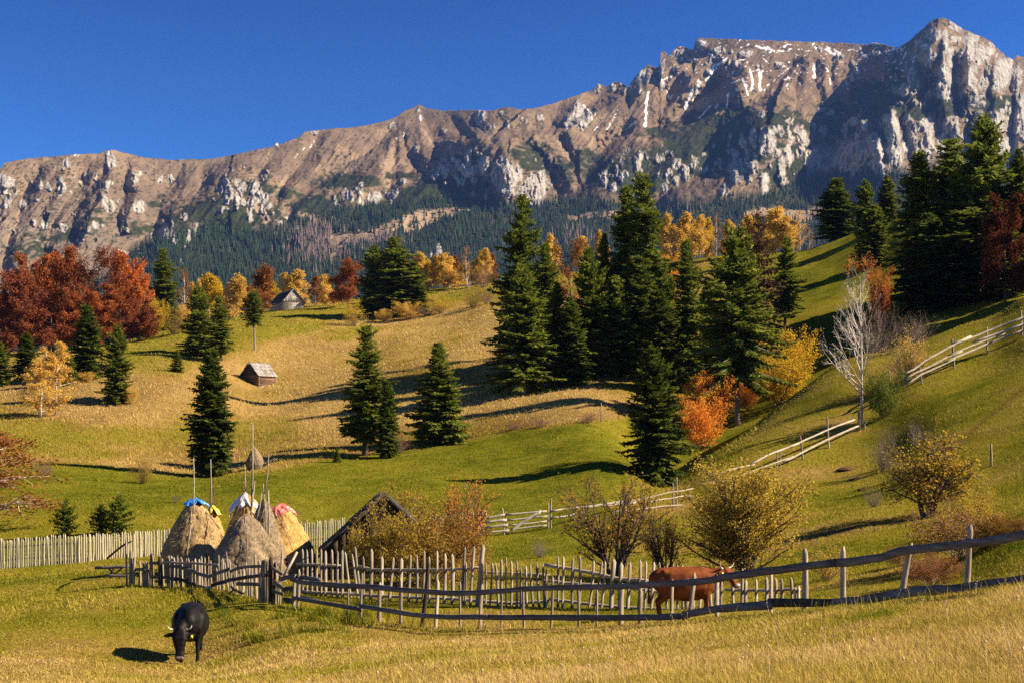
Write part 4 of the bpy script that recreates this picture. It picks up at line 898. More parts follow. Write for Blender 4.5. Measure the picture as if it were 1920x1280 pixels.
for px_, tp_, lb_ in ((2075,300,'spruce out of view right of the dark beech'),(2150,280,'farther spruce out of view right of the dark beech')):
    tree(S, 'spe', px_, tp_, None, 150, lb_, group=gS, d=150)
gR = 'red beech wood at the left'
for px, top, w, k, mt, lb, dd in [
 (15,500,90,'beech_b','leaf_russet','dull red beech at the far left edge of the beech wood',232),
 (62,478,96,'beech_a','leaf_red','orange red beech with a rounded top, left part of the beech wood',240),
 (92,470,88,'beech_b','leaf_scarlet','bright orange topped beech, second crown of the beech wood',250),
 (128,466,90,'beech_a','leaf_red','red beech crown with two tips in the middle of the wood',246),
 (180,463,120,'beech_c','leaf_russet','half bare mauve brown beech, tallest of the wood',240),
 (243,470,74,'beech_b','leaf_scarlet','vivid orange beech at the right side of the wood, beside the bare one',246),
 (225,535,110,'beech_a','leaf_red','wide deep red beech low at the right front of the wood',236),
 (262,560,66,'beech_a','leaf_russet','small brick red beech at the right foot of the wood',234),
 (100,540,110,'beech_a','leaf_russet','shaded dark red beech low at the front of the wood',228),
 (160,548,90,'beech_a','leaf_red','low red beech hidden behind the full spruce',230),
 (40,560,90,'beech_a','leaf_russet','low dark beech in the shade at the left of the wood',226),
]: tree('beech_tree', k, px, top, None, w, lb, mat=mt, group=gR, d=dd)
tree('beech_tree', 'beech_a', 653, 485, 578, 62, 'round brick red beech alone right of the barn and orange birches', mat='leaf_red')
tree('beech_tree', 'brown_tree', 1075, 440, None, 92, 'tall bare brown tree with few leaves inside the central grove', d=182)
tree('beech_tree', 'beech_a', 1885, 365, None, 90, 'dark red beech in the shade of the spruce stand at the right edge', mat='leaf_red_shaded', d=154)
gB = 'golden birches along the crest of the hill'
for px, top, w, k, mt, lb, dd, base in [
 (345,502,40,'birch_thin','leaf_brown','pale thin birch beside the tall spruce, at the left end of the crest row',270,None),
 (393,512,46,'birch_c','leaf_yellow','yellow birch with a bushy crown, second in the left crest row',285,None),
 (432,514,40,'birch_a','leaf_gold','golden birch with a clear white trunk, left of the slim bare trunk spruce',282,None),
 (462,535,44,'beech_b','leaf_brown','low orange tree between two golden birches left of the barn',290,None),
 (482,498,46,'birch_a','leaf_brown','tallest brownish birch just left of the barn roof',302,None),
 (540,512,32,'birch_b','leaf_gold','yellow birch rising directly behind the barn ridge',360,None),
 (558,508,46,'birch_a','leaf_gold','full golden birch behind the lit gable of the barn',362,None),
 (590,518,24,'birch_b','leaf_brown','thin reddish birch right of the barn, left of its pair',340,576),
 (614,514,32,'birch_a','leaf_gold','orange birch right of the barn, right of its pair',340,574),
 (762,478,20,'birch_b','leaf_gold','orange birch touching the right side of the spruce clump',330,None),
 (777,474,24,'birch_a','leaf_yellow','slim yellow birch first to the right of the spruce clump',335,None),
 (797,476,34,'birch_a','leaf_gold','golden birch with a broad base, second right of the spruce clump',330,None),
 (820,480,24,'birch_b','leaf_yellow','small yellow birch below the white rock in the forest',332,None),
 (842,474,38,'birch_a','leaf_gold','bright golden birch right of the white rock in the forest',328,None),
 (875,462,32,'birch_thin','leaf_brown','nearly bare birch with spreading limbs in the middle crest row',318,None),
 (896,470,26,'birch_a','leaf_yellow','yellow birch between the bare one and the orange one left of the tall spruce',325,None),
 (914,466,26,'birch_b','leaf_gold','orange tinted birch close to the very tall spruce',322,None),
 (1035,440,26,'birch_a','leaf_gold','narrow golden birch seen between the tall spruce and the brown tree',322,None),
 (1090,442,30,'birch_b','leaf_gold','golden birch tip behind the bare brown tree',330,None),
 (1130,432,20,'birch_a','leaf_gold','small golden birch tip above the middle of the grove',330,None),
 (1260,402,36,'birch_a','leaf_gold','golden birch immediately right of the tallest grove spruce',300,None),
 (1288,400,36,'birch_a','leaf_gold','full golden birch, second right of the tallest grove spruce',302,None),
 (1312,404,30,'birch_b','leaf_gold','light golden birch, third right of the tallest grove spruce',304,None),
 (1343,398,28,'birch_thin','leaf_brown','nearly bare birch left of the big spruce tip',300,None),
 (1378,420,22,'birch_b','leaf_gold','small orange birch right above the big spruce tip',305,None),
 (1418,402,34,'birch_a','leaf_gold','tawny birch behind the brown larch',296,None),
 (1455,388,54,'birch_c','leaf_gold','widest bright orange birch on the crest, right of the larch',292,None),
 (1478,408,30,'birch_b','leaf_gold','golden birch overlapping the right side of the widest orange one',290,None),
 (1500,394,30,'birch_thin','leaf_gold','thin birch with white trunk, last of the crest row before the green hilltop',288,None),
 (1518,425,20,'birch_thin','leaf_brown','small bare birch at the right end of the crest row',284,None),
]: tree('birch_tree', k, px, top, base, w, lb, mat=mt, group=gB, d=(None if base else dd))
for lb, pts in [('slender filler birch in the row left of the barn', [(362,530,300),(378,524,305),(410,528,300),(448,530,310),(500,520,345),(516,528,350)]),
 ('slender filler birch right of the white rock', [(806,486,345),(832,484,340),(856,478,340),(866,490,335),(906,480,345),(924,476,345)]),
 ('slender filler birch behind the long trunked spruce', [(1246,412,322),(1275,410,325),(1300,412,325),(1328,408,320),(1360,414,318),(1398,412,315),(1436,404,312),(1488,415,305)])]:
    for oi, (px, top, dd) in enumerate(pts): tree('birch_tree', random.Random(px).choice(['birch_a','birch_b']), px, top, None, random.Random(px+1).choice([20,24,28]), ['first','second','third','fourth','fifth','sixth','seventh','eighth'][oi]+' '+lb+', counted from the left', mat=random.Random(px+2).choice(['leaf_gold','leaf_yellow','leaf_brown']), group=gB, d=dd)
tree('birch_tree', 'weep_a', 76, 648, 783, 62, 'golden weeping birch on the left slope, left of the pair')
tree('birch_tree', 'weep_b', 104, 640, 778, 56, 'golden weeping birch with bright trunk, right of the pair')
tree('birch_tree', 'white_birch', 1616, 478, 792, 128, 'leafless white birch with a glowing trunk and a few orange leaves at the top')
tree('birch_tree', 'left_birch', -22, 800, None, 200, 'russet leaved birch reaching in from the left edge', mat='leaf_brown', d=78)
gY = 'autumn shrubs on the slopes'
for nm, k, px, top, base, w, mt, lb, kw in [
 ('shrub','shrub_a',287,556,None,50,'leaf_yellow','bright lemon yellow bush at the right end of the red beech wood',dict(d=240)),
 ('shrub','shrub_b',322,572,None,62,'leaf_olive','olive brown bush below the tall spruce beside the beech wood',dict(d=236)),
 ('shrub','shrub_a',345,565,None,26,'leaf_gold','small golden bush next to the olive brown one by the beech wood',dict(d=238)),
 ('shrub','shrub_a',244,722,758,28,'leaf_gold','small orange bush at the foot of the pointed spruce',{}),
 ('shrub','shrub_a',163,694,716,28,'leaf_gold','low orange shrub under the full spruce on the left',{}),
 ('shrub','shrub_b',665,560,612,46,'leaf_yellow','thin yellow shrub left below the spruce clump',{}),
 ('shrub','shrub_a',720,578,604,34,'leaf_gold','low golden shrub under the spruce clump trunk',{}),
 ('shrub','shrub_a',765,563,600,48,'leaf_gold','golden shrub at the right foot of the spruce clump',{}),
 ('shrub','shrub_b',825,550,588,48,'leaf_yellow','pale yellow shrub on the hedge line right of the clump',{}),
 ('shrub','shrub_b',885,537,580,44,'leaf_olive','olive yellow shrub at the right end of the hedge line',{}),
 ('shrub','shrub_c',800,572,592,60,'leaf_brown','low brown scrub along the hedge line',{}),
 ('shrub','shrub_c',912,530,570,44,'leaf_brown','brown scrub at the foot of the very tall spruce',{}),
 ('shrub','shrub_c',905,492,540,36,'leaf_brown','dark bare shrub under the orange crest birches',{}),
 ('shrub','shrub_a',1252,472,None,54,'leaf_orange','round orange crown behind the grove, right of the tallest spruce',dict(d=215)),
 ('shrub','shrub_a',1430,625,None,52,'leaf_gold','golden shrub just right of the big spruce trunk',dict(d=150)),
 ('shrub','shrub_a',1478,610,None,92,'leaf_yellow','upper yellow bush beside the green ridge',dict(d=146)),
 ('shrub','shrub_a',1462,655,None,124,'leaf_yellow','big yellow bush spilling over the shaded ridge',dict(d=140)),
 ('shrub','shrub_b',1408,640,None,60,'leaf_gold','tawny bush behind the long bare trunk',dict(d=148)),
 ('shrub','shrub_a',1402,700,None,50,'leaf_orange','vivid orange bush hugging the long bare trunk',dict(d=143)),
 ('shrub','shrub_a',1326,686,None,92,'leaf_orange','twiggy orange brown bush left of the long bare trunk',dict(d=134)),
 ('shrub','shrub_a',1316,735,None,90,'leaf_orange','low orange bush at the bottom of the gully left of the trunk',dict(d=128)),
 ('shrub','shrub_b',1362,745,None,46,'leaf_gold','straw coloured bush between the orange bushes in the gully',dict(d=142)),
 ('shrub','shrub_a',1648,496,None,50,'leaf_scarlet','scarlet bush glowing behind the white birch top',dict(d=158)),
 ('shrub','bare',1640,560,None,100,'leaf_russet','dark wine brown thicket behind the white birch',dict(d=142)),
 ('shrub','shrub_c',1695,605,718,80,'leaf_gold','shrub with pale tan leaves between white birch and rail fence',{}),
 ('shrub','shrub_b',1712,622,712,54,'leaf_gold','lower tan bush at the start of the upper rail fence',{}),
 ('shrub','bare',1716,580,None,80,'leaf_brown','fan shaped bare brown bush on the ridge by the dark stand',dict(d=121)),
 ('shrub','bare',1655,790,882,70,'leaf_brown','pale bare bush below the dark juniper on the right slope',{}),
 ('shrub','shrub_b',640,800,None,1,'leaf_brown','',None),
 ('shrub','shrub_c',750,795,850,56,'leaf_brown','thin brown brush between the two meadow edge spruces',{}),
 ('sapling','birch_b',868,788,828,18,'leaf_yellow','thin yellow sapling at the right foot of the cone shaped spruce',{}),
 ('shrub','shrub_c',960,785,806,44,'leaf_russet','low mauve brush on the border of straw and green meadow',{}),
 ('shrub','shrub_c',1015,777,800,40,'leaf_russet','mauve brush right of its twin on the border of the meadow',{}),
 ('shrub','shrub_c',1100,768,792,50,'leaf_russet','low bare brush at the right end of the meadow border',{}),
 ('shrub','shrub_b',265,850,906,46,'leaf_olive','yellowish shrub with a leaning stem in the long tree shadow',{}),
 ('shrub','shrub_c',86,858,893,46,'leaf_russet','dark brown bush at the left on the meadow edge',{}),
 ('shrub','shrub_c',328,920,942,20,'leaf_russet','tiny brown bush on the green slope above the paling fence',{}),
 ('shrub','shrub_c',540,925,None,56,'leaf_russet','red brown bush behind the red capped haystack',dict(d=68)),
 ('sapling','birch_thin',398,898,None,26,'leaf_brown','dry brown leaves on a sapling behind the blue capped haystack',dict(d=62)),
 ('sapling','birch_thin',457,892,None,24,'leaf_brown','dry brown leaves on a sapling behind the white capped haystack',dict(d=62)),
 ('shrub','hero_bare',858,886,None,110,'leaf_orange','orange leaved bush top right behind the dark shed',dict(d=64)),
 ('shrub','shrub_b',760,890,None,130,'leaf_olive','thin yellow leaved bush rising behind the dark shed roof',dict(d=62)),
 ('thicket','thicket',748,910,None,190,'leaf_olive','dark green and brown thicket growing in front of the dark shed',dict(d=47.6)),
 ('thicket','thicket',812,916,None,215,'leaf_mixed','tangled brown thicket right of the dark shed',dict(d=49)),
 ('thicket','thicket_b',865,985,None,120,'leaf_gold','orange brown thicket at the right end, before the paling fence',dict(d=50)),
 ('shrub','bare',1014,1003,1045,44,'leaf_olive','small grey bare shrub alone on the green meadow',{}),
]:
    if kw is None: continue
    tree(nm, k, px, top, base, w, lb, mat=mt, group=gY, cat='shrub', **kw)
tree('autumn_tree', 'hero_yellow', 1402, 838, None, 255, 'big yellow leaved many stemmed tree behind the red brown cow', mat='leaf_ochre', d=50)
tree('autumn_tree', 'hero_bare', 1150, 876, None, 232, 'almost leafless many stemmed tree behind the picket fence', d=52)
tree('autumn_tree', 'hero_bare', 1252, 948, None, 120, 'low bare spreading tree between the leafless and the yellow one', d=51)
for px_, tp_, bs_, w_, k_, mt_, lb_ in [(1690,842,905,60,'shrub_c','leaf_olive','thin olive shrub left of the hawthorn crown'),(1772,800,858,70,'shrub_c','leaf_olive','pale see through shrub above the hawthorn crown'),(1722,782,838,46,'bare','leaf_brown','small bare shrub under the white birch and juniper'),(1835,905,960,60,'shrub_b','leaf_ochre','ochre shrub at the lower right foot of the hawthorn'),(1690,1010,1060,54,'thicket_b','leaf_mixed','small brown thicket left of the bramble heap'),(1640,905,950,40,'bare','leaf_brown','tiny bare shrub beside the dug earth mounds')]:
    tree('shrub', k_, px_, tp_, bs_, w_, lb_, mat=mt_, group=gY, cat='shrub', dmin=34)
tree('autumn_tree', 'hero_sparse', 1738, 806, None, 214, 'yellow green hawthorn with a dark forked trunk on the right slope', mat='leaf_olive', d=60)
tree('thicket', 'thicket_b', 1800, 925, None, 190, 'large twiggy brown thicket behind the right end of the rail fence', d=41, cat='shrub')
tree('thicket', 'thicket', 1895, 950, None, 130, 'rusty thicket at the right edge behind the rail fence', mat='leaf_mixed', d=40, cat='shrub')
tree('thicket', 'thicket_b', 1745, 1020, None, 120, 'low dry bramble heap between the two right fence posts', mat='leaf_brown', d=37, cat='shrub')
tree('thicket', 'shrub_b', 1550, 1012, None, 90, 'small yellow bush right of the yellow leaved tree', mat='leaf_gold', d=44, cat='shrub')
tree('juniper', 'shrub_a', 1658, 688, 782, 92, 'dark green juniper bush at the foot of the white birch', mat='needles', cat='shrub', bark='bark')
tree('thicket', 'shrub_b', 1830, 930, None, 110, 'yellow leaved bush on the right slope above the thicket', mat='leaf_yellow', d=50, cat='shrub')

# ---------------------------------------------------------------- fences
def pc(s, ox, oy, k):     # crop coordinates -> photo pixels
    return [(ox+float(a)/k, *[oy+float(v)/k for v in rest]) for a, *rest in (t.split(',') for t in s.split())]
rf = random.Random(11)
def stake(mb, x, y, z0, z1, lean=0.0, w=0.08, t=0.028, rnd=False, yaw=None, tip=0.10, tint=0.5):
    """split-wood stake with a pointed top"""
    n = 5; zz = np.linspace(z0-0.15, z1, n); bow = rf.uniform(-0.02, 0.02); H = z1-z0
    yaw = rf.uniform(-0.35, 0.35)+math.radians(30) if yaw is None else yaw
    cx, sx = cos(yaw), sin(yaw); V = []
    tip = min(tip, 0.25*H)
    lv = [z0-0.15, z0+H*0.35, z0+H*0.7, z1-tip, z1]
    for i, z in enumerate(lv):
        f = (z-z0)/H; ww = w*(1-0.12*f)*rf.uniform(0.86, 1.12); tt = t
        if i == 4: ww *= (0.5 if rnd else 0.22); tt *= 0.7
        ox = lean*(z-z0)+bow*sin(pi*f); oy = 0.3*bow*sin(pi*f)
        prof = [(-.5,-.5),(.5,-.5),(.5,.5),(-.5,.5)] if not rnd else [(.5*cos(a), .5*sin(a)) for a in np.arange(6)*pi/3]
        for u, v in prof:
            dx, dy = u*ww, v*(tt if not rnd else ww)
            V.append([x+ox+dx*cx-dy*sx, y+oy+dx*sx+dy*cx, z])
    k = 6 if rnd else 4; Q = []
    for i in range(4):
        for a in range(k): Q.append([i*k+a, i*k+(a+1)%k, (i+1)*k+(a+1)%k, (i+1)*k+a])
    T = [[4*k, 4*k+a, 4*k+a+1] for a in range(1, k-1)]
    mb.add(V, Q, T, tint)
def fence_root(name, px, d, label, group='weathered wooden fences'):
    x, y, z = at(px, d); r = empty(name, (x, y, z)); tag(r, label, 'fence', group); return r, (x, y, z)
def add_picket(root, org, px, top, base, d, lean=0.0, wpx=5.0, mat='picket', name='picket', rnd=False, bottom_free=False):
    x = (px-CX)/F*d; zt = (HY-top)/F*d
    z0 = gz(x, d) if not bottom_free else (HY-base)/F*d
    mb = MB(); stake(mb, x, d, z0, max(zt, z0+0.2), lean, wpx/F*d, 0.03, rnd, tint=rf.uniform(0.15, 0.95))
    o = mb.build(name, M[mat], root, origin=org); return o
def rail(root, org, pts, thick, dfun, off=0.0, mat='rail', name='rail', sec='board', t=0.035, n_per=24):
    """pts photo pixels along the rail, dfun(px) depth; off moves it towards the camera"""
    P = []; hh = []
    for (x0,y0),(x1,y1) in zip(pts[:-1], pts[1:]):
        m = max(2, int(abs(x1-x0)/n_per)+1)
        for i in range(m): P.append((x0+(x1-x0)*i/m, y0+(y1-y0)*i/m))
    P.append(pts[-1]); W = []
    for i, (px, py) in enumerate(P):
        d = dfun(px)-off; th = thick(px) if callable(thick) else thick
        W.append(pt(px, py+rf.uniform(-0.05, 0.05)*th, d)); hh.append(th/F*d*rf.uniform(0.92, 1.06))
    W = np.array(W); mb = MB(); tn = rf.uniform(0.3, 0.8)
    if sec == 'board':
        dv = unit(np.array([-(W[-1]-W[0])[1], (W[-1]-W[0])[0], 0.0])); mb.board(W, np.array(hh), t, dv, tn)
    else: mb.tube(W, np.array(hh)/2, 7, True, tn)
    return mb.build(name, M[mat], root, origin=org, smooth=(sec != 'board'))

# --- front rail fence
T1 = [(440,45),(505,43),(640,41),(800,38.5),(900,37),(1060,35),(1200,33),(1345,30.5),(1580,27),(1700,25.3),(1815,23.5),(1920,22.3),(2100,20.5)]
d1 = lambda px: float(np.interp(px, *np.array(T1).T))
r, og = fence_root('rail_fence', 1200, d1(1200), 'long front fence of two dark wavy boards on thin posts, rising to the right')
posts = pc('35,700,920 108,665,930 212,715,935 330,690,950 525,700,965 663,715,975 775,725,970 893,780,965 1020,740,960 1170,690,955 1325,720,950 1425,755,930 1560,722,900 1670,745,900 1845,700,900', 640, 850, 2.977)
wd1 = [4,5,9,7,8,5.5,8,4,6,5,7,4.5,9,9,8]
for (px, t_, b_), w in zip(posts, wd1): add_picket(r, og, px, t_, b_, d1(px)+0.05, rf.uniform(-0.04, 0.05), w, 'pole' if w < 6 else 'picket', 'post', rnd=w < 8)
add_picket(r, og, 640+450/2.977, 850+600/2.977, 0, d1(791)+0.05, 0.10, 9, 'dark_wood', 'post', rnd=True)
for px, t_, w, ln_, mt in [(1292,1072,8,.12,'pole'),(1344,1076,9,0.01,'rail_pale'),(1446,1070,8,0,'pole'),(1509,1027,12,0.0,'picket'),(1581,1024,11,0.0,'pole'),(1690,1017,11,0.17,'picket'),(1812,983,11.9,0.06,'pole'),(1962,960,12,0.0,'pole')]:
    add_picket(r, og, px, t_, 0, d1(px)+0.06, ln_, w, mt, 'post', rnd=(w > 10))
th1 = lambda px: float(np.interp(px, [540,640,800,1000,1200,1300,1450,1600,1800,1920,2100],[8,10,10,10,11,13,15,16,17,18,20]))
rail(r, og, [(545,1084),(560,1090),(600,1094),(640,1097),(707,1100),(774,1107),(841,1111),(895,1111),(976,1104),(1077,1100),(1164,1099),(1211,1096),(1290,1091)], th1, d1, 0.07)
rail(r, og, [(1240,1094),(1280,1092),(1330,1087),(1364,1080),(1421,1072),(1481,1065),(1530,1058),(1566,1054)], th1, d1, 0.11)
rail(r, og, [(1558,1055),(1600,1052),(1650,1045),(1686,1033),(1740,1026),(1790,1022),(1822,1017)], th1, d1, 0.07)
rail(r, og, [(1800,1020),(1851,1014),(1920,1003),(1990,991),(2060,978)], th1, d1, 0.11)
th2 = lambda px: float(np.interp(px, [540,660,800,1000,1200,1340,1450,1560,1700,1920,2100],[7,8,9,11,12,14,18,15,19,20,22]))
rail(r, og, [(548,1120),(575,1124),(620,1132),(655,1138),(678,1142)], th2, d1, 0.07)
rail(r, og, [(674,1135),(700,1139),(751,1148),(795,1154),(848,1156),(915,1156)], th2, d1, 0.10)
rail(r, og, [(905,1156),(976,1157),(1077,1157),(1211,1157),(1290,1154)], th2, d1, 0.07)
rail(r, og, [(1278,1152),(1347,1140),(1400,1136),(1448,1132)], th2, d1, 0.10)
rail(r, og, [(1440,1130),(1500,1129),(1566,1129)], th2, d1, 0.07, 'dark_wood')
rail(r, og, [(1560,1129),(1610,1124),(1650,1119),(1720,1108),(1750,1105)], th2, d1, 0.10)
rail(r, og, [(1742,1107),(1790,1103),(1855,1096),(1920,1087),(2060,1068)], th2, d1, 0.07)
# --- picket fence behind it
T2 = [(540,47),(600,46),(660,45.3),(800,43.5),(900,42.5),(1000,42),(1150,41),(1300,40),(1500,38)]
d2 = lambda px: float(np.interp(px, *np.array(T2).T))
r, og = fence_root('picket_fence', 1000, d2(1000), 'tall uneven pale picket fence running behind the front rails and the red brown cow')
A = pc('30,545,920 65,550,920 105,545,920 145,540,920 180,545,920 215,560,920 265,548,920 312,560,925 350,555,930 385,570,930 440,585,930 470,525,700 517,605,940 580,545,945 667,605,945 750,612,950 820,618,960 890,590,965 945,590,970 1000,555,980 1045,605,970 1108,560,980 1170,582,980 1228,585,975 1320,530,980 1335,650,990 1390,525,980 1455,510,990 1470,650,1000 1495,650,1000 1545,655,1000 1580,655,1005 1620,640,1000 1660,610,1000', 560, 900, 4.267)
wA = [4.5,4,5,4.5,4.5,6,5,5,6,4.5,4.5,5,5,7,6.5,6.5,8,5,5,5.5,5,4.5,6,8,6,4.5,6,9,3.5,4,4,5,4,2]
lA = [0]*9+[-.12,-.14,-.12,0,.02,0,.10,.02,.04,0,.02,0,0,.02,0,.06,.03,.07,.09,0,0,.06,-.06,0,0]
for (px,t_,b_), w, l in zip(A, wA, lA): add_picket(r, og, px-l*60, t_, b_, d2(px), l, w)
A = pc('130,735,1 180,735,1 212,740,1 258,715,1 293,700,1 335,725,1 380,725,1 410,770,1 455,765,1 500,755,1 550,745,1 595,750,1 615,790,1 665,850,1 708,685,1 748,690,1 825,700,1 880,685,1 975,725,1 1030,730,1 1070,730,1 1145,712,1 1210,740,1 1275,735,1 1360,715,1 1408,730,1 1465,735,1 1520,735,1 1580,750,1 1630,750,1 1665,755,1 1705,760,1', 880, 880, 4.266)[3:]
wA = [5,2,5,4,4,5,5,5.5,6,4,5,5.5,5,6,6,6,6,5,10,10,7,8,5,8,6,5,5,4,5]
lA = [0,0,0,0,0,-.02,-.07,-.05,-.04,0,.03,0,.02,.02,.02,.10,.16,.08,.06,.03,.06,.03,.03,.06,0,0,0,0,0]
for (px,t_,b_), w, l in zip(A, wA, lA): add_picket(r, og, px-l*40, t_, b_, d2(px), l, w)
for px, t_ in ((1288,1075),(1300,1078),(1312,1073),(1333,1080),(1352,1078),(1375,1082),(1391,1064),(1399,1086),(1418,1084),(1437,1080),(1454,1082),(1466,1083),(1485,1081),(1492,1100),(1498,1097)):
    add_picket(r, og, px, t_, 0, d2(px), rf.uniform(-.03,.03), rf.uniform(4.5, 8))
for pts, th, nm in [([(556,1056),(600,1058),(640,1060)],5,0),([(670,1060),(700,1067),(780,1067),(850,1066),(900,1063)],5,0),([(896,1072),(960,1073),(1030,1077)],4,0),([(1021,1058),(1060,1064),(1110,1073),(1160,1084),(1215,1088)],7,1),([(1023,1087),(1060,1092),(1120,1096),(1200,1104),(1290,1118)],6,1),([(1029,1122),(1070,1127),(1110,1133),(1200,1140),(1300,1143)],6,1),([(1360,1105),(1400,1106),(1440,1106),(1500,1104)],6,1),([(556,1108),(640,1112),(740,1118),(850,1122),(960,1130),(1030,1126)],6,0)]:
    rail(r, og, pts, th, d2, -0.07, 'rail_pale', 'rail', 'tube')
# --- wavy fence in front of the haystacks
T3 = [(160,50.5),(250,49.5),(370,48.5),(420,47),(480,44.5),(505,43.4),(560,42.5)]
d3 = lambda px: float(np.interp(px, *np.array(T3).T))
r, og = fence_root('stake_fence', 380, d3(380), 'ramshackle fence of short stakes and drooping dark rails in front of the haystacks')
s3 = '440,215 450,225 480,225 495,222 515,230 530,150 545,140 555,165 605,170 640,200 672,185 690,175 712,178 720,190 755,175 782,185 795,200 825,200 842,215 855,195 870,220 895,200 915,235 930,205 955,180 970,235 985,190 1005,180 1020,230 1035,215 1075,275 1100,170 1118,210 1130,195 1165,200 1172,230 1190,140 1208,205 1225,270 1240,260 1270,275 1285,280 1320,230 1345,265 1360,280 1400,165 1425,205 1440,210 1455,215 1464,208 1473,200 1482,195 1490,205 1545,210 1555,215 1575,235 1592,135'
for i, (px, t_) in enumerate(pc(s3, 160, 1000, 4.3636)):
    add_picket(r, og, px, t_, 0, d3(px), rf.uniform(-.05,.05)+(-.13 if 1165 < (px-160)*4.36 < 1215 else 0), rf.choice([3,3.5,4,5,6]), 'picket')
for px, t_, w, l, m_ in [(300,1042,9,0,'dark_wood'),(245,1030,8,0,'pole'),(250,1042,6,0.05,'picket'),(238,1012,5,-0.02,'pole'),(508,1043,10,0,'dark_wood'),(505,1100,7,0.05,'pole'),(514,1052,6,.02,'dark_wood')]:
    add_picket(r, og, px, t_, 0, d3(px)-0.15, l, w, m_, 'post', rnd=True)
for i in range(6): add_picket(r, og, 485+i*2.6, 1045+rf.uniform(0,6), 0, d3(495)-0.2, 0.09, 3.4, 'picket', 'stake')
c3 = lambda s: pc(s, 160, 1000, 4.3636)
for s, th, mt in [('650,265 750,265 800,280 870,300 940,330 1010,350 1080,320 1180,285',6.5,'rail'),('1190,305 1250,280 1330,268 1400,265 1455,262',5.5,'rail'),('530,350 660,358 740,372',6,'rail'),('730,362 800,380 860,400 930,428',6,'dark_wood'),('930,430 990,442 1040,440',7,'rail_pale'),('1030,425 1080,405 1130,395 1190,375 1260,365 1330,352 1400,345 1490,335',7,'dark_wood'),('1240,408 1330,412 1415,412',7,'rail'),('525,240 640,235',6,'rail'),('660,230 760,238 880,240 1000,250 1090,255',4,'rail_pale'),('400,290 450,290 520,305',6,'rail'),('1190,430 1230,465 1300,490',4,'dark_wood'),('1180,485 1210,460 1240,455',3,'dark_wood')]:
    rail(r, og, c3(s), th, d3, 0.12, mt)
# --- broken corner panel joining both fences
r, og = fence_root('corner_hurdle', 530, d1(530), 'crooked dark boards bracing the fence corner below the tall haystack poles')
d4 = lambda px: d1(px)+0.1
for s, th, mt in [('1520,270 1560,300 1610,325',6,'rail'),('1600,370 1690,345 1760,352 1840,365 1920,378',8,'rail'),('1540,395 1600,430 1640,470',9,'rail'),('1530,465 1620,495',6,'rail'),('1620,455 1720,435',7,'dark_wood'),('1615,545 1720,550',11,'dark_wood'),('1710,510 1800,520 1900,545',5,'rail')]:
    rail(r, og, c3(s), th, d4, -0.02, mt)
for px, t_, l in ((551,1075,.05),(558,1066,.04)): add_picket(r, og, px, t_, 0, d1(px), l, 6, 'picket', 'post')
mb = MB(); mb.tube([pt(532,1079,43.1), pt(545,1056,43.3), pt(557,1034,43.5)], [0.05,0.045,0.035], 6); mb.build('brace', M['rail_pale'], r, origin=og)
mb = MB(); mb.tube([pt(548,1100,42.6), pt(560,1093,42.5), pt(571,1088,42.4)], [0.04,0.035,0.03], 6); mb.build('brace', M['rail_pale'], r, origin=og)
# --- hurdle on the left
r, og = fence_root('wooden_hurdle', 212, 50.3, 'low dark hurdle with crossed sticks sticking out at the left end of the stake fence')
d5 = lambda px: 50.2
rail(r, og, [(178,1064),(210,1063),(243,1061)], 6, d5, 0.0); rail(r, og, [(197,1078),(220,1079),(243,1078)], 5.5, d5, 0.0)
for a, b in (((196,1059),(226,1083)),((241,1054),(206,1083)),((218,1058),(204,1080))):
    mb = MB(); mb.tube([pt(*a, 50.3), pt(*b, 50.3)], [0.03,0.035], 5); mb.build('stick', M['dark_wood'], r, origin=og)
r, og = fence_root('leaning_pole', 225, 54, 'thin dark pole leaning against the left fence post', None); r['category'] = 'pole'
mb = MB(); mb.tube([pt(201,1046,53), pt(222,1028,52), pt(236,1018,51), pt(248,1014,50.4)], [0.04,0.04,0.035,0.02], 6); mb.build('pole_shaft', M['dark_wood'], r, origin=og)
# --- palisades behind
def palisade(px0, px1, n, tops, dtab, label, wpx=3.6, rails=((0.30),(0.72))):
    df = lambda px: float(np.interp(px, *np.array(dtab, float).T))
    r, og = fence_root('paling_fence', (px0+px1)/2, df((px0+px1)/2), label)
    for i in range(n):
        px = px0+(px1-px0)*(i+0.5)/n+rf.uniform(-.8,.8)
        add_picket(r, og, px, float(np.interp(px, *np.array(tops, float).T))+rf.uniform(-2.0, 3.5), 0, df(px), rf.uniform(-.025,.025), wpx*rf.uniform(0.75, 1.15), 'palisade', rnd=True)
    for k in rails:
        pts = []
        for px in np.linspace(px0, px1, 12):
            d = df(px); tp = float(np.interp(px, *np.array(tops, float).T)); bs = HY-gz((px-CX)/F*d, d)*F/d
            pts.append((px, tp+(bs-tp)*k+rf.uniform(-0.8, .8)))
        rail(r, og, pts, 3.0, df, -0.06, 'palisade', 'rail', 'tube')
palisade(-20, 322, 78, [(-20,1012),(0,1010),(100,1003),(170,1000),(240,996),(322,991)], [(-20,61.8),(0,61.9),(150,62.5),(320,66)], 'long pale paling fence at the left behind the grazing black cow')
palisade(552, 648, 22, [(552,978),(600,974),(648,970)], [(552,76),(650,77)], 'short stretch of paling fence between the golden haystack and the dark shed', 3.0)
palisade(800, 913, 24, [(800,965),(850,962),(880,958),(913,957)], [(800,79),(913,77)], 'short stretch of grey paling fence right of the dark shed, ending at the rail gate', 3.4)
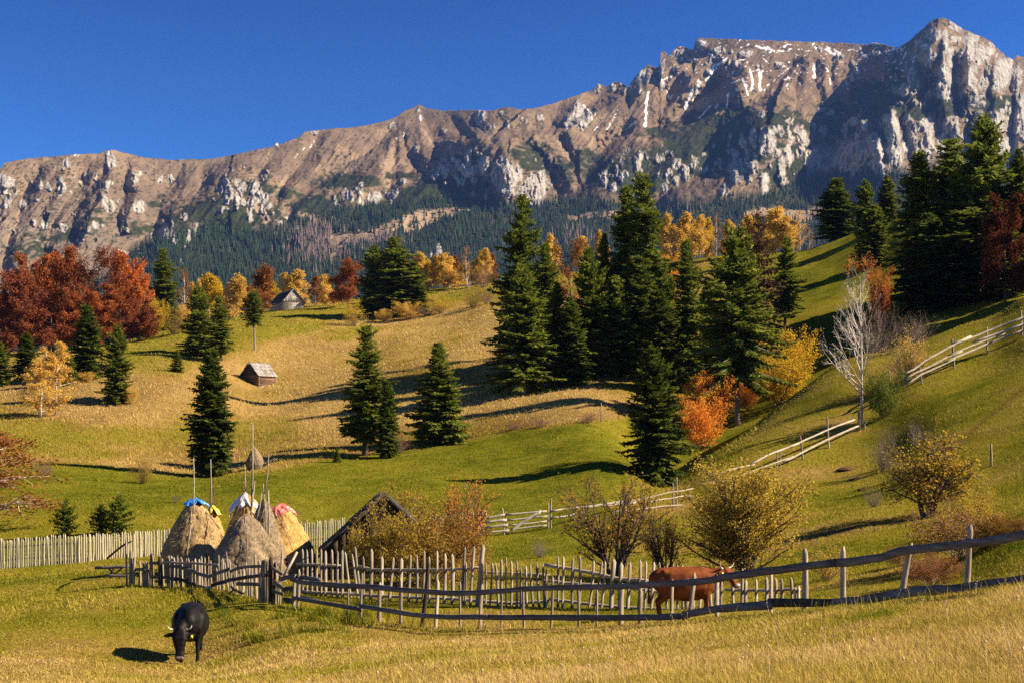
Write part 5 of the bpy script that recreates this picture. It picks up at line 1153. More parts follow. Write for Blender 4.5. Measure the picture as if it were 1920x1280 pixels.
# --- gate and rail fence up the slope
c7 = lambda s: pc(s, 880, 880, 4.266)
T6 = [(900,77),(912,77),(1040,78),(1130,80),(1270,84),(1370,88),(1460,92),(1510,94),(1610,99)]
d6 = lambda px: float(np.interp(px, *np.array(T6, float).T))
r, og = fence_root('field_gate', 975, d6(975), 'white rail gate with a diagonal brace beside the grey paling fence')
for s, th in [('135,390 200,375 285,357',4.5),('290,357 400,350 500,340 620,330',3.5),('135,420 210,408 300,400',5),('300,402 420,392 520,380 625,370',3.2),('135,460 230,448 310,440',4.5),('310,442 420,436 520,424 620,410',3),('140,502 230,493 320,484',4),('330,478 430,465 540,452 620,444',3.4)]:
    rail(r, og, c7(s), th, d6, 0.0, 'rail_pale')
rail(r, og, c7('335,490 400,440 480,385 570,335'), 7, d6, 0.08, 'rail_pale', 'brace', 'board', 0.03, 4)
for px, t_, w in ((911,953,4),(945,951,4),(950,958,3.5),(1028,942,3),(1033,933,4)): add_picket(r, og, px, t_, 0, d6(px)+0.06, -0.06 if px < 960 else 0, w, 'pole', 'post', rnd=True)
r, og = fence_root('pole_fence', 1250, d6(1250), 'sagging fence of pale peeled poles climbing from the gate behind the bare trees')
for s, th in [('655,330 750,315 850,302 915,296',3.6),('660,385 760,372 850,352 920,340',3.8),('915,300 1000,290 1100,272 1200,258 1310,248',5.5),('1060,290 1200,275 1330,262',4),('1300,250 1400,232 1500,205 1600,180 1700,168 1790,150',2.6),('1400,262 1520,240 1640,225 1700,212 1800,205',2.8),('1150,335 1300,320 1450,305 1560,290 1700,280',2.6)]:
    rail(r, og, c7(s), th, d6, 0.0, 'rail_pale', 'rail', 'tube')
for px, t_, w, l in ((1080,947,4,.22),(1229,922,3,0),(1269,894,3.5,0),(1262,905,2.5,0)): add_picket(r, og, px-l*20, t_, 0, d6(px)+0.06, l, w, 'pole', 'post', rnd=True)
r, og = fence_root('pole_fence', 1530, d6(1530), 'two pole fence climbing the green slope toward the white birch')
c6 = lambda s: pc(s, 1280, 430, 2.977)
for s, th in [('380,1310 470,1260 560,1225 650,1190',3.5),('560,1295 620,1270 700,1225 800,1175 900,1130 980,1095',4),('600,1215 680,1175 760,1140 850,1100 960,1060',3.6),('200,1360 300,1330 400,1310',3),('100,1420 300,1380 520,1300 620,1265',2.8)]:
    rail(r, og, c6(s), th, d6, 0.0, 'rail_pale', 'rail', 'tube')
for px, t_, w, l in ((1457,841,3,0),(1463,845,2.5,0.05),(1505,817,4,-.18),(1554,780,4,-.08),(1612,770,5,-.1),(1621,785,4,-.1)): add_picket(r, og, px, t_, 0, d6(px)+0.06, l*0.6, w, 'pole', 'post', rnd=True)
T7 = [(1690,103),(1700,103),(1790,106),(1860,108),(1920,108),(2010,106)]
d7 = lambda px: float(np.interp(px, *np.array(T7, float).T))
r, og = fence_root('pole_fence', 1810, d7(1810), 'three pole fence on the sunlit brow of the hill at the upper right')
for s, th in [('1230,810 1290,780 1350,735 1430,690 1500,650 1610,600',4),('1240,835 1300,800 1380,765 1480,710 1560,680',4),('1500,640 1610,595',3),('1240,870 1330,810 1420,770 1520,720',3.6),('1480,705 1600,655 1700,615 1800,580',3.5),('1460,742 1560,700 1700,640 1800,600 1910,560',4.2),('1510,645 1700,570 1800,530 1905,492',4.2),('1620,630 1760,580 1905,528',4.4),('1905,492 2000,460',4.2),('1905,528 2000,500',4.2),('1905,560 2000,530',4.2)]:
    rail(r, og, c6(s), th, d7, 0.0, 'rail_pale', 'rail', 'tube')
for s, w, l in [('1515,612,735',4,-.14),('1700,545,660',4,0),('1893,452,500',5,-.1),('1335,750,815',3.5,-.3),('1168,785,810',3,-.2)]:
    (px, t_, b_), = pc(s, 1280, 430, 2.977); add_picket(r, og, px, t_, 0, d7(px)+0.06, l*0.5, w, 'pole', 'post', rnd=True)
for px, t_, b_, lb in ((1858,832,874,'lone grey post on the right slope below the footpath'),(1127,755,790,'lone stump like post on the straw slope below the central grove')):
    x, y, z = hit(px, b_, 50); o = empty('fence_post', (x,y,z)); tag(o, lb, 'post')
    mb = MB(); mb.tube([[0,0,-.2],[0.02,0,.5],[0,0,(b_-t_)/F*y]], [0.07,0.065,0.05], 6); mb.build('shaft', M['pole'], o)

# ---------------------------------------------------------------- haystacks
def haystack(px, d, top, hw, mat, label, cap=None, capw=1.0, lean=0.0, prof=None, poles=(), base=None, seed=0, sq=1.0):
    x, y, z = at(px, d); H = (HY-top)/F*d-z; R = hw/F*d
    r = empty('haystack', (x, y, z)); tag(r, label, 'haystack', 'conical haystacks on poles')
    prof = prof or [(0,.99),(.10,1.0),(.25,.95),(.45,.80),(.65,.60),(.82,.40),(.93,.24),(1.0,.05)]
    pr = np.array(prof); nz, na = 60, 72
    t = np.linspace(0, 1, nz); a = np.arange(na)*2*pi/na
    rr = np.interp(t, pr[:,0], pr[:,1])*R
    A, T = np.meshgrid(a, t, indexing='ij')
    nn = fbm(np.cos(A)*2.2+seed*3.3, T*3+np.sin(A)*2.2, 200+seed, 4); n3 = fbm(A*14, T*26, 210+seed, 3)
    RRm = rr[None,:]*(1+0.15*nn)+0.06*n3*R/1.3
    V = np.stack([np.cos(A)*RRm+lean*T*H, np.sin(A)*RRm*sq, T*H-0.03], -1).reshape(-1,3)
    i = np.arange(na)[:,None]; j = np.arange(nz-1)[None,:]; i2 = (i+1)%na
    Q = np.stack([i*nz+j, i2*nz+j, i2*nz+j+1, i*nz+j+1], -1).reshape(-1,4)
    V = np.vstack([V, [[lean*H, 0, H]]]); Tt = np.stack([np.arange(na)*nz+nz-1, ((np.arange(na)+1)%na)*nz+nz-1, np.full(na, len(V)-1)], -1)
    # loose straw
    rg = np.random.default_rng(seed+5); m = int(5200*(R/1.3)**2)
    ii = rg.integers(0, na, m); jj = (rg.random(m)**1.2*(nz-2)).astype(int)
    P = V[ii*nz+jj]; Nn = np.stack([np.cos(a[ii]), np.sin(a[ii]), np.full(m, .35)], 1)
    D = unit(Nn*0.38+np.array([0,0,-0.85])+rg.normal(0, .38, (m,3))); Wv = unit(np.cross(D, Nn))
    ln_ = rg.uniform(.06, .30, m); Vd, Qd = diamonds(P-Nn*0.01, D, Wv, ln_, np.full(m, 0.011))
    mb = MB(); mb.add(V, Q, Tt, 0.5); mb.add(Vd, Qd, (), 0.5)
    mb.build('hay_body', M[mat], r, smooth=False)
    if cap:
        ct, ch, dx = cap[1], cap[2], cap[3] if len(cap) > 3 else 0
        na2, nz2 = 48, 16; a2 = np.arange(na2)*2*pi/na2; t2 = np.linspace(0, 1, nz2)
        A2, T2 = np.meshgrid(a2, t2, indexing='ij')
        z_top = H*1.0; zb = H*(1-ch*(1+0.35*np.sin(A2*3+seed)+0.2*np.sin(A2*7)))
        zc = zb+(z_top-zb)*T2
        rc = np.interp(zc/H, pr[:,0], pr[:,1])*R*1.06+0.05
        rc = rc*(1+0.16*np.sin(A2*9+T2*6+seed)*(1-T2)+0.14*fbm(np.cos(A2)*5, T2*6+np.sin(A2)*5, 300+seed, 3))
        rc = rc*np.sqrt(np.clip(1-T2**3, 0, 1))*capw+0.02
        zc = zc+0.05*fbm(np.cos(A2)*4+9, np.sin(A2)*4+T2*5, 310+seed, 3)+0.06
        Vc = np.stack([np.cos(A2)*rc+lean*zc+dx, np.sin(A2)*rc*sq, zc], -1).reshape(-1,3)
        i = np.arange(na2)[:,None]; j = np.arange(nz2-1)[None,:]; i2 = (i+1)%na2
        Qc = np.stack([i*nz2+j, i2*nz2+j, i2*nz2+j+1, i*nz2+j+1], -1).reshape(-1,4)
        mc = MB(); mc.add(Vc, Qc); mc.build('plastic_cover', M[cap[0]], r)
    for (p0, p1, rad) in poles:
        q0 = pt(*p0); q1 = pt(*p1); mid = (q0+q1)/2+np.array([0.03, 0, 0])
        mb = MB(); mb.tube([q0, mid, q1], [rad, rad*0.85, rad*0.55], 7); mb.build('pole', M['pole'], r, origin=(x,y,z))
    return r
haystack(366, 54, 936, 66, 'hay', 'greenish brown haystack under a bright blue plastic cap, leftmost of the stacks', cap=('tarp_blue', 1, 0.075), capw=1.05, seed=1,
    poles=[((362,962,52.8),(363,858,54),.035),((350,1040,51.9),(360,948,53.2),.035),((412,990,53.2),(385,958,53.8),.025)])
haystack(398, 57, 950, 34, 'hay_gold', 'small haystack with a yellow plastic cover behind the blue capped one', cap=('tarp_yellow', 1, 0.12), seed=2, poles=[((394,960,57),(395,860,57),.035)])
haystack(465, 55, 926, 58, 'hay_gold', 'tan haystack draped with white plastic behind the grey one', cap=('tarp_white', 1, 0.20, -0.12), capw=0.9, seed=3,
    poles=[((470,1000,54),(474,792,55),.045),((459,960,55),(459,870,55.5),.03),((466,985,53.8),(478,900,54.5),.03),((440,965,54),(463,912,54.5),.03)])
haystack(461, 50.8, 962, 74, 'hay_grey', 'broad grey brown haystack in front with a thin stick down its side', seed=4,
    poles=[((461,1060,49.4),(464,970,50.2),.018),((452,1005,50.0),(462,964,50.6),.018)])
haystack(498, 52.8, 934, 44, 'hay_grey', 'narrow grey haystack with long sticks leaning on it', seed=5, lean=-0.02,
    poles=[((503,1040,51.4),(503,918,52.4),.05),((499,1000,52),(493,905,53),.03),((496,925,52.5),(504,850,52.6),.03),((480,975,52),(491,924,52.4),.035),((502,1010,51.8),(478,950,52.2),.025)])
haystack(530, 55.5, 946, 64, 'hay_gold', 'bright golden haystack with a red plastic cover, rightmost of the stacks', cap=('tarp_red', 1, 0.12, -0.05), capw=0.9, seed=6, poles=[((520,960,54.5),(560,1060,53.4),.02)])
x, y, z = hit(478, 878, 60)
haystack(478, y, 838, 17, 'hay_grey', 'small dark haystack far behind, at the edge of the straw slope', seed=7, prof=[(0,.8),(.2,1.0),(.45,.95),(.7,.65),(.9,.3),(1,.05)])
r = empty('wattle_pen', (x, y, z)); tag(r, 'broken wattle sticks lying round the small far haystack', 'wattle')
for a in range(16):
    px0 = rf.uniform(484, 512); py0 = 876+rf.uniform(-3, 3)-(px0-484)*0.35; l = rf.uniform(8, 20)
    p = pt(px0, py0, y-0.3); q = pt(px0+l*0.85, py0-l*0.45-rf.uniform(0,3), y-0.2)
    mb = MB(); mb.tube([p, (p+q)/2+[0,0,.05], q], [.03,.03,.02], 5); mb.build('stick', M['pole'], r, origin=(x,y,z))

# ---------------------------------------------------------------- sheds
def shed(name, x, y, z, rz, w, l, wh, rh, label, cat, wallm, roofm, gablem, over=0.25, door=True, logs=True, stones=False, sink=0.6):
    r = empty(name, (x, y, z), rz); tag(r, label, cat)
    mb = MB(); n = max(4, int((wh+sink)/0.24)); h = (wh+sink)/n
    for i in range(n):
        zc = -sink+h*(i+0.5); e = 0.14 if logs else 0; tn = rf.uniform(0.3, 0.8)
        for s in (-1, 1):
            if logs:
                mb.tube([[-w/2-e, s*l/2, zc], [w/2+e, s*l/2, zc]], h*0.54, 7, True, rf.uniform(.25,.9)); mb.tube([[s*w/2, -l/2-e, zc+h*0.4], [s*w/2, l/2+e, zc+h*0.4]], h*0.54, 7, True, rf.uniform(.25,.9))
            else:
                mb.box((0, s*l/2, zc), (w, 0.05, h*0.96), tint=rf.uniform(.25,.9)); mb.box((s*w/2, 0, zc), (0.05, l-.06, h*0.96), tint=rf.uniform(.25,.9))
    mb.build('wall', M[wallm], r)
    for s in (-1, 1):
        g = MB(); nb = max(5, int(w/0.3))
        for i in range(nb):
            x0 = -w/2+w*i/nb; x1 = x0+w/nb*0.97
            h0 = rh*(1-abs(x0)/(w/2)); h1 = rh*(1-abs(x1)/(w/2)); yy = s*(l/2+0.05)
            if h0 < 0.02 and h1 < 0.02: continue
            yy += rf.uniform(-.012,.012)
            V = [[x0,yy-.015,wh],[x1,yy-.015,wh],[x1,yy-.015,wh+max(h1,.01)],[x0,yy-.015,wh+max(h0,.01)],[x0,yy+.015,wh],[x1,yy+.015,wh],[x1,yy+.015,wh+max(h1,.01)],[x0,yy+.015,wh+max(h0,.01)]]
            g.add(V, [[0,1,2,3],[7,6,5,4],[0,4,5,1],[1,5,6,2],[2,6,7,3],[3,7,4,0]], tint=rf.uniform(.25,.9))
        g.build('gable', M[gablem], r)
    sl = math.atan2(rh, w/2); L_ = math.hypot(rh, w/2)+over
    for s in (-1, 1):
        rb = MB(); nc_ = max(6, int((l+2*over)/0.28)); nr_ = 4
        for i in range(nc_):
            for k in range(nr_):
                y0 = -l/2-over+(l+2*over)*i/nc_; dy = (l+2*over)/nc_*0.97
                u0 = L_*k/nr_; u1 = L_*(k+1)/nr_+0.06
                lift = 0.05+0.015*(k % 2)+rf.uniform(0, .015)
                def P(u, yy, o): return [s*(u*cos(sl)+o*sin(sl)), yy, wh+rh-u*sin(sl)+o*cos(sl)]
                a_ = [P(u0,y0,lift),P(u1,y0,lift+.02),P(u1,y0+dy,lift+.02),P(u0,y0+dy,lift),P(u0,y0,lift+.03),P(u1,y0,lift+.05),P(u1,y0+dy,lift+.05),P(u0,y0+dy,lift+.03)]
                rb.add(a_, [[0,1,2,3],[7,6,5,4],[0,4,5,1],[1,5,6,2],[2,6,7,3],[3,7,4,0]], tint=rf.uniform(.15, .95))
        rb.build('roof', M[roofm], r)
    for s in (-1, 1):
        vb = MB()
        for q in (-1, 1):
            vb.tube([[q*0.02, s*(l/2+over-.02), wh+rh+0.02], [q*(w/2+over*0.8), s*(l/2+over-.02), wh-over*rh/(w/2)*0.8+0.02]], 0.05, 4)
        vb.build('verge_board', M[gablem], r)
    if door:
        db = MB(); dw = min(1.0, w*0.22); dh = min(rh*0.5, 1.2)
        for i in range(4): db.box((-dw/2+dw*(i+.5)/4, -l/2-0.10, wh+0.05+dh/2), (dw/4*.94, .05, dh), tint=rf.uniform(.5,.95))
        db.build('hatch', M[gablem], r)
    if stones:
        sb = MB(); rg = np.random.default_rng(3)
        for i in range(26):
            q = rg.uniform(-.5,.5)*w; s_ = rg.uniform(.10,.2)
            px_, py_ = (q, -l/2-.15-rg.uniform(0,.3)) if i % 2 else (w/2+.1+rg.uniform(0,.25), -rg.uniform(0.1,.5)*l)
            sb.tube([[px_, py_, -0.35],[px_+.02, py_, s_*0.5-.1]], [s_, s_*.55], 6)
        sb.build('foundation', M['stone'], r)
    return r
x, y, z = hit(482, 722, 120)
k_ = y/F
shed('log_hut', x-0.1, y+1.6, z-0.1, -0.60, 43*k_, 44*k_, 21*k_, 23*k_, 'small log hut with a grey shingle roof and dark gable alone on the straw slope', 'hut', 'log', 'shingle', 'dark_wood', over=0.28, door=False, stones=True)
x, y, z = hit(540, 581, 200)
k_ = y/F
shed('hay_barn', x-6*k_, y+26*k_, z-0.2, 0.50, 44*k_, 70*k_, 16*k_, 24*k_, 'grey barn on the hill crest with a black roof and a lit plank gable', 'barn', 'grey_plank', 'shingle_dark', 'grey_plank', over=0.35, logs=False)
x, y, z = at(707, 52)
zt = (HY-928)/F*52
shed('old_shed', x, 52+2.4, z, 0.10, 4.5, 5.0, max(0.9, zt-z-2.15), 2.1, 'dark old shed with a steep black gable half buried in thickets', 'shed', 'dark_wood', 'shingle_dark', 'dark_wood', over=0.22, logs=False)

# ---------------------------------------------------------------- cows
def sweep(mb, pts, k=14):
    """pts: (x,y,z,ry,rz) cross sections as overlapping ellipsoids"""
    pts = np.array(pts, float); seg = []
    for a, b in zip(pts[:-1], pts[1:]):
        n = max(2, int(np.linalg.norm(b[:3]-a[:3])/(0.14*min(a[3:].min(), b[3:].min()))))
        for i in range(n): seg.append(a+(b-a)*i/n)
    seg.append(pts[-1])
    th = np.linspace(0, pi, 8)[1:-1]; ph = np.arange(k)*2*pi/k
    for s in seg:
        T_, P_2 = np.meshgrid(th, ph, indexing='ij')
        rx = (s[3]+s[4])/2
        V = np.stack([rx*np.sin(T_)*np.cos(P_2), s[3]*np.sin(T_)*np.sin(P_2), s[4]*np.cos(T_)], -1).reshape(-1,3)
        V = np.vstack([V, [[0,0,s[4]],[0,0,-s[4]]]])+s[:3]
        m = 6; i = np.arange(m-1)[:,None]*k; j = np.arange(k)[None,:]; j2 = (j+1)%k
        Q = np.stack([i+j, i+k+j, i+k+j2, i+j2], -1).reshape(-1,4)
        T3 = [[m*k, a, (a+1)%k] for a in range(k)]+[[m*k+1, (m-1)*k+(a+1)%k, (m-1)*k+a] for a in range(k)]
        mb.add(V, Q, T3)
def make_cow(loc, rz, fur, label, graze, muzzle_m, scale=1.0, head_yaw=0.0, tagside=-1, belly=1.0, hy=0.0):
    r = empty('cow', loc, rz); r.scale = (scale,)*3; tag(r, label, 'cow')
    mb = MB(); b = belly; bz = 1.0+0.5*(belly-1)
    sweep(mb, [(-.95,0,1.10,.17,.17),(-.80,0,1.04,.28,.32),(-.45,0,.94,.36*b,.41*bz),(-.05,0,.91,.40*b,.44*bz),(.30,0,.94,.36*b,.42*bz),(.55,0,.99,.29,.38),(.70,0,1.00,.22,.30)])
    sweep(mb, [(-.75,0,1.26,.13,.12),(.45,0,1.27,.10,.11)])       # spine line
    for s in (-1, 1):
        sweep(mb, [(-.72,s*.20,.95,.17,.24),(-.60,s*.23,.66,.12,.14),(-.80,s*.22,.46,.065,.08),(-.86,s*.22,.42,.055,.06),(-.83,s*.22,.22,.045,.045),(-.82,s*.22,.08,.052,.04),(-.79,s*.22,.03,.062,.035)])
        fx = .50+(0.10 if s > 0 else -0.04)
        sweep(mb, [(.50,s*.19,.92,.13,.22),(.50,s*.21,.62,.09,.10),((.5+fx)/2,s*.20,.40,.062,.065),(fx,s*.20,.20,.046,.046),(fx,s*.20,.08,.054,.04),(fx+.03,s*.20,.03,.064,.035)])
    sweep(mb, [(-1.04,0,1.18,.04,.05),(-1.12,0,.95,.03,.04),(-1.12,0,.65,.028,.03),(-1.10,0,.42,.05,.08)])
    cy, sy = cos(head_yaw), sin(head_yaw)
    for s in (-1, 1):      # hip bones, shoulder points
        sweep(mb, [(-.70,s*.20,1.27,.08,.07),(-.60,s*.16,1.28,.08,.07)])
        sweep(mb, [(.46,s*.27*min(b,1.1),1.02,.10,.22),(.60,s*.22,.86,.10,.14)])
    if graze: nk = [(.60,0,1.04,.22,.30),(.80,hy*.6,.93,.17,.21),(.96,hy,.86,.125,.15)]; hb = np.array([1.00,hy,.80]); hd = unit(np.array([.22,0,-.97]))
    else: nk = [(.62,0,1.06,.20,.30),(.88,0,1.17,.15,.22),(1.06,0,1.26,.12,.15)]; hb = np.array([1.10,0,1.30]); hd = unit(np.array([.62,0,-.78]))
    sweep(mb, nk)
    hd = np.array([hd[0]*cy-hd[1]*sy, hd[0]*sy+hd[1]*cy, hd[2]]); side = unit(np.cross([0,0,1.0], [cy, sy, 0])); fr = unit(np.cross(hd, side))
    if fr[2] < 0 and not graze: fr = -fr
    if graze and fr[0] < 0: fr = -fr
    hs_ = 1.12 if graze else 1.0
    # skull: broad poll and brow, cheeks, narrow nose bridge, wide muzzle
    for t, wd, dp in [(-.03,.13,.085),(.05,.145,.11),(.14,.150,.125),(.24,.125,.120),(.34,.098,.100),(.44,.085,.085),(.50,.098,.082),(.56,.092,.066)]:
        c = hb+hd*t*hs_
        sweep(mb, [(*(c-side*wd*.45*hs_), wd*.62*hs_, dp*hs_*.95), (*(c+side*wd*.45*hs_), wd*.62*hs_, dp*hs_*.95)], 12)
    for s in (-1, 1):
        e0 = hb+side*s*.13+hd*.03; e1 = e0+side*s*.24+np.array([0,0,-.05])
        for q in np.linspace(0, 1, 7):
            c = e0*(1-q)+e1*q; wv = .035+.045*math.sin(pi*min(1, q*1.05))
            sweep(mb, [(*(c-hd*wv*.6), .02, .022), (*(c+hd*wv*.6), .02, .022)], 8)
    V = np.vstack(mb.v); me = mk_mesh('cow_raw', V, np.vstack(mb.q), np.vstack(mb.t))
    o = link('body', me, M[fur], r)
    rm = o.modifiers.new('r', 'REMESH'); rm.mode = 'VOXEL'; rm.voxel_size = 0.022; rm.use_smooth_shade = True
    sm = o.modifiers.new('s', 'SMOOTH'); sm.iterations = 7; sm.factor = 0.5
    dg = bpy.context.evaluated_depsgraph_get(); ev = bpy.data.meshes.new_from_object(o.evaluated_get(dg)); o.modifiers.clear(); o.data = ev
    if not ev.materials: ev.materials.append(M[fur])
    up = -hd if graze else np.array([0,0,1.0])
    for s in (-1, 1):
        p = hb+side*s*.10-hd*.06; q_ = .70 if graze else .8
        h = MB(); h.tube([p, p+side*s*.09*q_+up*.01, p+side*s*.19*q_+up*.03*q_+fr*.04, p+side*s*.25*q_+up*.09*q_+fr*0.07, p+side*s*.26*q_+up*.15*q_+fr*.07], [.032,.028,.022,.013,.004], 8); h.build('horn', M['horn'], r, smooth=True)
        e = MB(); ec = hb+hd*.15*hs_+side*s*.150*hs_+fr*.045
        sw = MB(); sweep(sw, [(*ec,.018,.018),(*(ec+hd*.008),.018,.018)], 8); sw.build('eye', M['skin_dark'], r, smooth=True)
    p = hb+side*tagside*.28+hd*.05+np.array([0,0,-.06]); f_ = MB()
    f_.box(p+fr*0.035, (0.06, 0.06, 0.07)); f_.build('ear_tag', M['tag'], r)
    mz = MB(); c = hb+hd*.555*hs_+fr*.055; sweep(mz, [(*(c-side*.045),.062,.050),(*(c+side*.045),.062,.050)], 12); mz.build('muzzle', M[muzzle_m], r, smooth=True)
    for s in (-1, 1):
        nn_ = MB(); c2 = c+side*s*.055+fr*.045+hd*.01; sweep(nn_, [(*c2,.016,.014),(*(c2+hd*.008),.016,.014)], 8); nn_.build('nostril', M['skin_dark'], r, smooth=True)
    return r
x, y, z = hit(352, 1234, 20, 60)
z = gz(x, 36.4); x = (352-CX)/F*36.4
make_cow((x, 36.7, gz(x, 36.7)), math.radians(-80), 'fur_black', 'black cow grazing head down in the open meadow, facing the viewer', True, 'muzzle_dark', 1.04, 0.0, 1, 1.2, -0.20)
x = (1290-CX)/F*36.3
make_cow((x, 36.3, gz(x, 36.3)), math.radians(2), 'fur_red', 'red brown cow standing behind the front rails, looking to the right', False, 'muzzle', 0.90, math.radians(-48), -1, 1.28)

# ---------------------------------------------------------------- molehills
for px, py, w, lb in [(1588,881,40,'largest dark mound of dug earth beside the long birch shadow'),(1607,898,30,'middle dark mound of dug earth on the green slope'),(1620,917,28,'lowest of the three dug earth mounds on the green slope'),(1664,1012,18,'small earth mound right of the yellow leaved tree'),(1645,1091,18,'small earth mound seen between the front rails'),(142,1053,14,'small brown clod heap in front of the paling fence')]:
    x, y, z = hit(px, py, 30); R = w/2/F*y
    A, T = np.meshgrid(np.arange(20)*2*pi/20, np.linspace(0, 1, 7), indexing='ij')
    rr = R*(1-T**1.5)*(1+0.3*fbm(np.cos(A)*2+px, np.sin(A)*2+T*3, 400, 3))
    V = np.stack([np.cos(A)*rr, np.sin(A)*rr*.7, T*R*0.42-0.04+0.02*fbm(A*5, T*7, 401, 2)], -1).reshape(-1,3)
    i = np.arange(20)[:,None]; j = np.arange(6)[None,:]; i2 = (i+1)%20
    o = link('earth_mound', mk_mesh('earth_mound', V, np.stack([i*7+j, i2*7+j, i2*7+j+1, i*7+j+1], -1).reshape(-1,4)), M['soil'], None, (x, y, z)); tag(o, lb, 'mound', 'mounds of dug earth')

# ---------------------------------------------------------------- grass
def grass(name, label, n, d0, d1_, hmin, hmax, wmin, seed, zfun, pxr=(-80, 2000), curve=0.5, toff=0.0, power=1.0):
    rg = np.random.default_rng(seed)
    u = rg.random(n)**power; d = np.exp(math.log(d0)+(math.log(d1_)-math.log(d0))*u)
    px = rg.uniform(*pxr, n); x = (px-CX)/F*d; z = ground(x, d)
    dry, brown = zones(x, d, z)
    keep = zfun(px, d, z, dry, rg.random(n)); x, d, z, dry, brown = x[keep], d[keep], z[keep], dry[keep], brown[keep]; n = len(x)
    hh = rg.uniform(hmin, hmax, n)*(0.55+0.9*vnoise(x*0.8, d*0.8, seed)); a = rg.uniform(0, 2*pi, n)
    w = np.maximum(wmin, d*0.00038)*rg.uniform(.7, 1.3, n)
    ld = np.stack([rg.normal(-.5, 1.0, n), rg.normal(0, 1.0, n)], 1)*curve
    side = np.stack([np.cos(a), np.sin(a), np.zeros(n)], 1)
    b = np.stack([x, d, z-0.01], 1)
    m = b+np.stack([ld[:,0]*hh*.35, ld[:,1]*hh*.35, hh*.55], 1); t = b+np.stack([ld[:,0]*hh, ld[:,1]*hh, hh*.95], 1)
    V = np.stack([b-side*w[:,None]/2, b+side*w[:,None]/2, m+side*w[:,None]*.4, m-side*w[:,None]*.4, t], 1).reshape(-1,3)
    o5 = np.arange(n)[:,None]*5
    Q = o5+np.array([[0,1,2,3]]); T = o5+np.array([[3,2,4]])
    tv = np.clip(dry+toff+rg.normal(0, .13, n), 0, 1)
    me = mk_mesh(name, V, Q, T, {'tint': np.repeat(tv, 5), 'lum': np.repeat(rg.random(n), 5)})
    return tag(link(name, me, M['grass']), label, 'grass', kind='stuff')
m, nt, out = new_mat('grass_blades')
c = ramp(nt, attr(nt, 'tint'), [(0.0, (0.06,0.095,0.009)), (0.3, (0.17,0.18,0.014)), (0.55, (0.36,0.30,0.035)), (0.8, (0.48,0.35,0.09)), (1.0, (0.60,0.44,0.17))]).outputs[0]
hv = N(nt, 'ShaderNodeHueSaturation'); v = math_n(nt, 'MULTIPLY_ADD', attr(nt, 'lum'), 0.7); nt.nodes[-1].inputs[2].default_value = 0.7
L(nt, v, hv.inputs['Value']); L(nt, c, hv.inputs['Color']); c = hv.outputs[0]
d_ = N(nt, 'ShaderNodeBsdfDiffuse'); L(nt, c, d_.inputs[0]); tr = N(nt, 'ShaderNodeBsdfTranslucent'); L(nt, c, tr.inputs[0])
ms = N(nt, 'ShaderNodeMixShader'); ms.inputs[0].default_value = 0.28; L(nt, d_.outputs[0], ms.inputs[1]); L(nt, tr.outputs[0], ms.inputs[2]); L(nt, ms.outputs[0], out.inputs[0])
M['grass'] = m
allk = lambda px, d, z, dry, r_: np.ones(len(px), bool)
grass('meadow_grass', 'short dry straw coloured grass filling the foreground meadow', 380000, 9, 48, .02, .085, .004, 501, allk, power=0.8)
grass('dry_stalks', 'taller bleached grass stalks standing above the foreground turf', 5000, 9, 34, .12, .32, .004, 502, lambda px, d, z, dry, r_: (dry > .55)&(vnoise((px-CX)/F*d*0.5, d*0.5, 77)*r_ > .22), curve=.25)
grass('pasture_grass', 'short green pasture turf between the fences and the hillside', 170000, 46, 128, .04, .13, .01, 503, lambda px, d, z, dry, r_: dry < .72)
grass('straw_grass', 'uncut straw coloured grass covering the middle slope', 240000, 92, 330, .08, .30, .02, 504, lambda px, d, z, dry, r_: (dry > .42)&(px < 1420), power=0.8, toff=-0.12)
grass('verge_grass', 'rough tufts of pale grass growing along the foot of the fences', 16000, 36, 50, .12, .30, .006, 505, lambda px, d, z, dry, r_: (np.abs(d-np.interp(px, *np.array(T1, float).T)) < 1.0)|((px < 560)&(np.abs(d-np.interp(px, *np.array(T3, float).T)) < 1.0)), curve=.4)
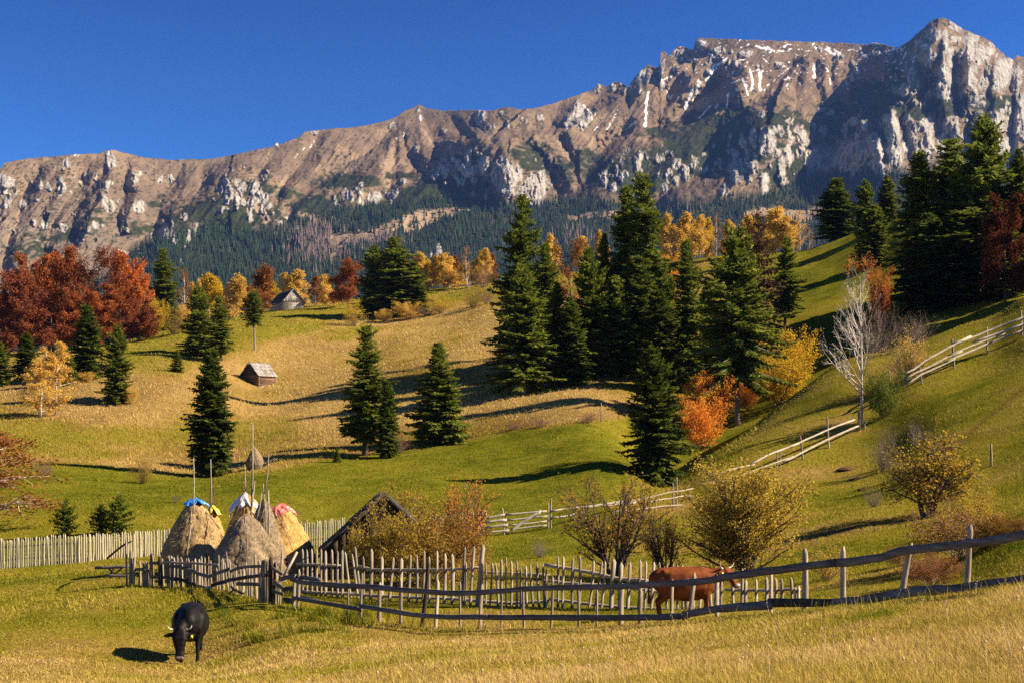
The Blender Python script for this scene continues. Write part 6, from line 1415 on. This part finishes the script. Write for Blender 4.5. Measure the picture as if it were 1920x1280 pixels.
grass('weed_tufts', 'dark green weed tufts and coarse clumps dotted over the meadow and the right slope', 90000, 9, 125, .05, .16, .006, 506, lambda px, d, z, dry, r_: (((vnoise((px-CX)/F*d*0.55, d*0.55, 88)*.6+vnoise((px-CX)/F*d*1.7, d*1.7, 89)*.4) > .70) & ((d < 46) | (px > 1180))), curve=.6, toff=-0.42)
grass('corner_tufts', 'thick tussocks, dark green standing in for shadow blobs, below the crooked fence corner', 16000, 36, 44, .14, .34, .007, 507, lambda px, d, z, dry, r_: (vnoise((px-CX)/F*d*1.1, d*1.1, 91) > .60) & (vnoise((px-CX)/F*d*2.6, d*2.6, 92) > .58) & (px > 420) & (px < 700), pxr=(400, 720), curve=.6, toff=-0.35)  # tufts coloured dark to stand in for shadow blobs by the corner
rg = np.random.default_rng(9); n = 170
dd = np.exp(rg.uniform(math.log(10), math.log(34), n)); px = rg.uniform(250, 1950, n); xx = (px-CX)/F*dd; zz = ground(xx, dd)
mb = MB(); mw = MB()
for i in range(n):
    h = rg.uniform(.10, .34); lx = rg.normal(0, .06)
    p = np.array([xx[i], dd[i], zz[i]]); q = p+[lx, 0, h]
    mb.tube([p, q], [.0025, .0015], 3, False); r_ = rg.uniform(.006, .013)
    mb.tube([q, q+[0,0,r_], q+[0,0,2*r_]], [r_*.5, r_, r_*.4], 6)
M['flower'] = plain_mat('flower_head', (0.40,0.28,0.15), (0.70,0.58,0.40), 30, 0.9)
tag(mb.build('flower_heads', M['flower']), 'dry whitish flower heads on thin stalks scattered in the foreground meadow', 'flowers', kind='stuff')

# ---------------------------------------------------------------- haze
hz = MB(); hz.box((0, 1900, 560), (11000, 9000, 2240))
m, nt, out = new_mat('haze_air')
pv = N(nt, 'ShaderNodeVolumePrincipled'); pv.inputs['Color'].default_value = (0.20,0.38,1.0,1); pv.inputs['Density'].default_value = 0.000027
pv.inputs['Anisotropy'].default_value = 0.0
L(nt, pv.outputs[0], out.inputs['Volume'])
o = hz.build('haze', m); tag(o, kind='stuff')
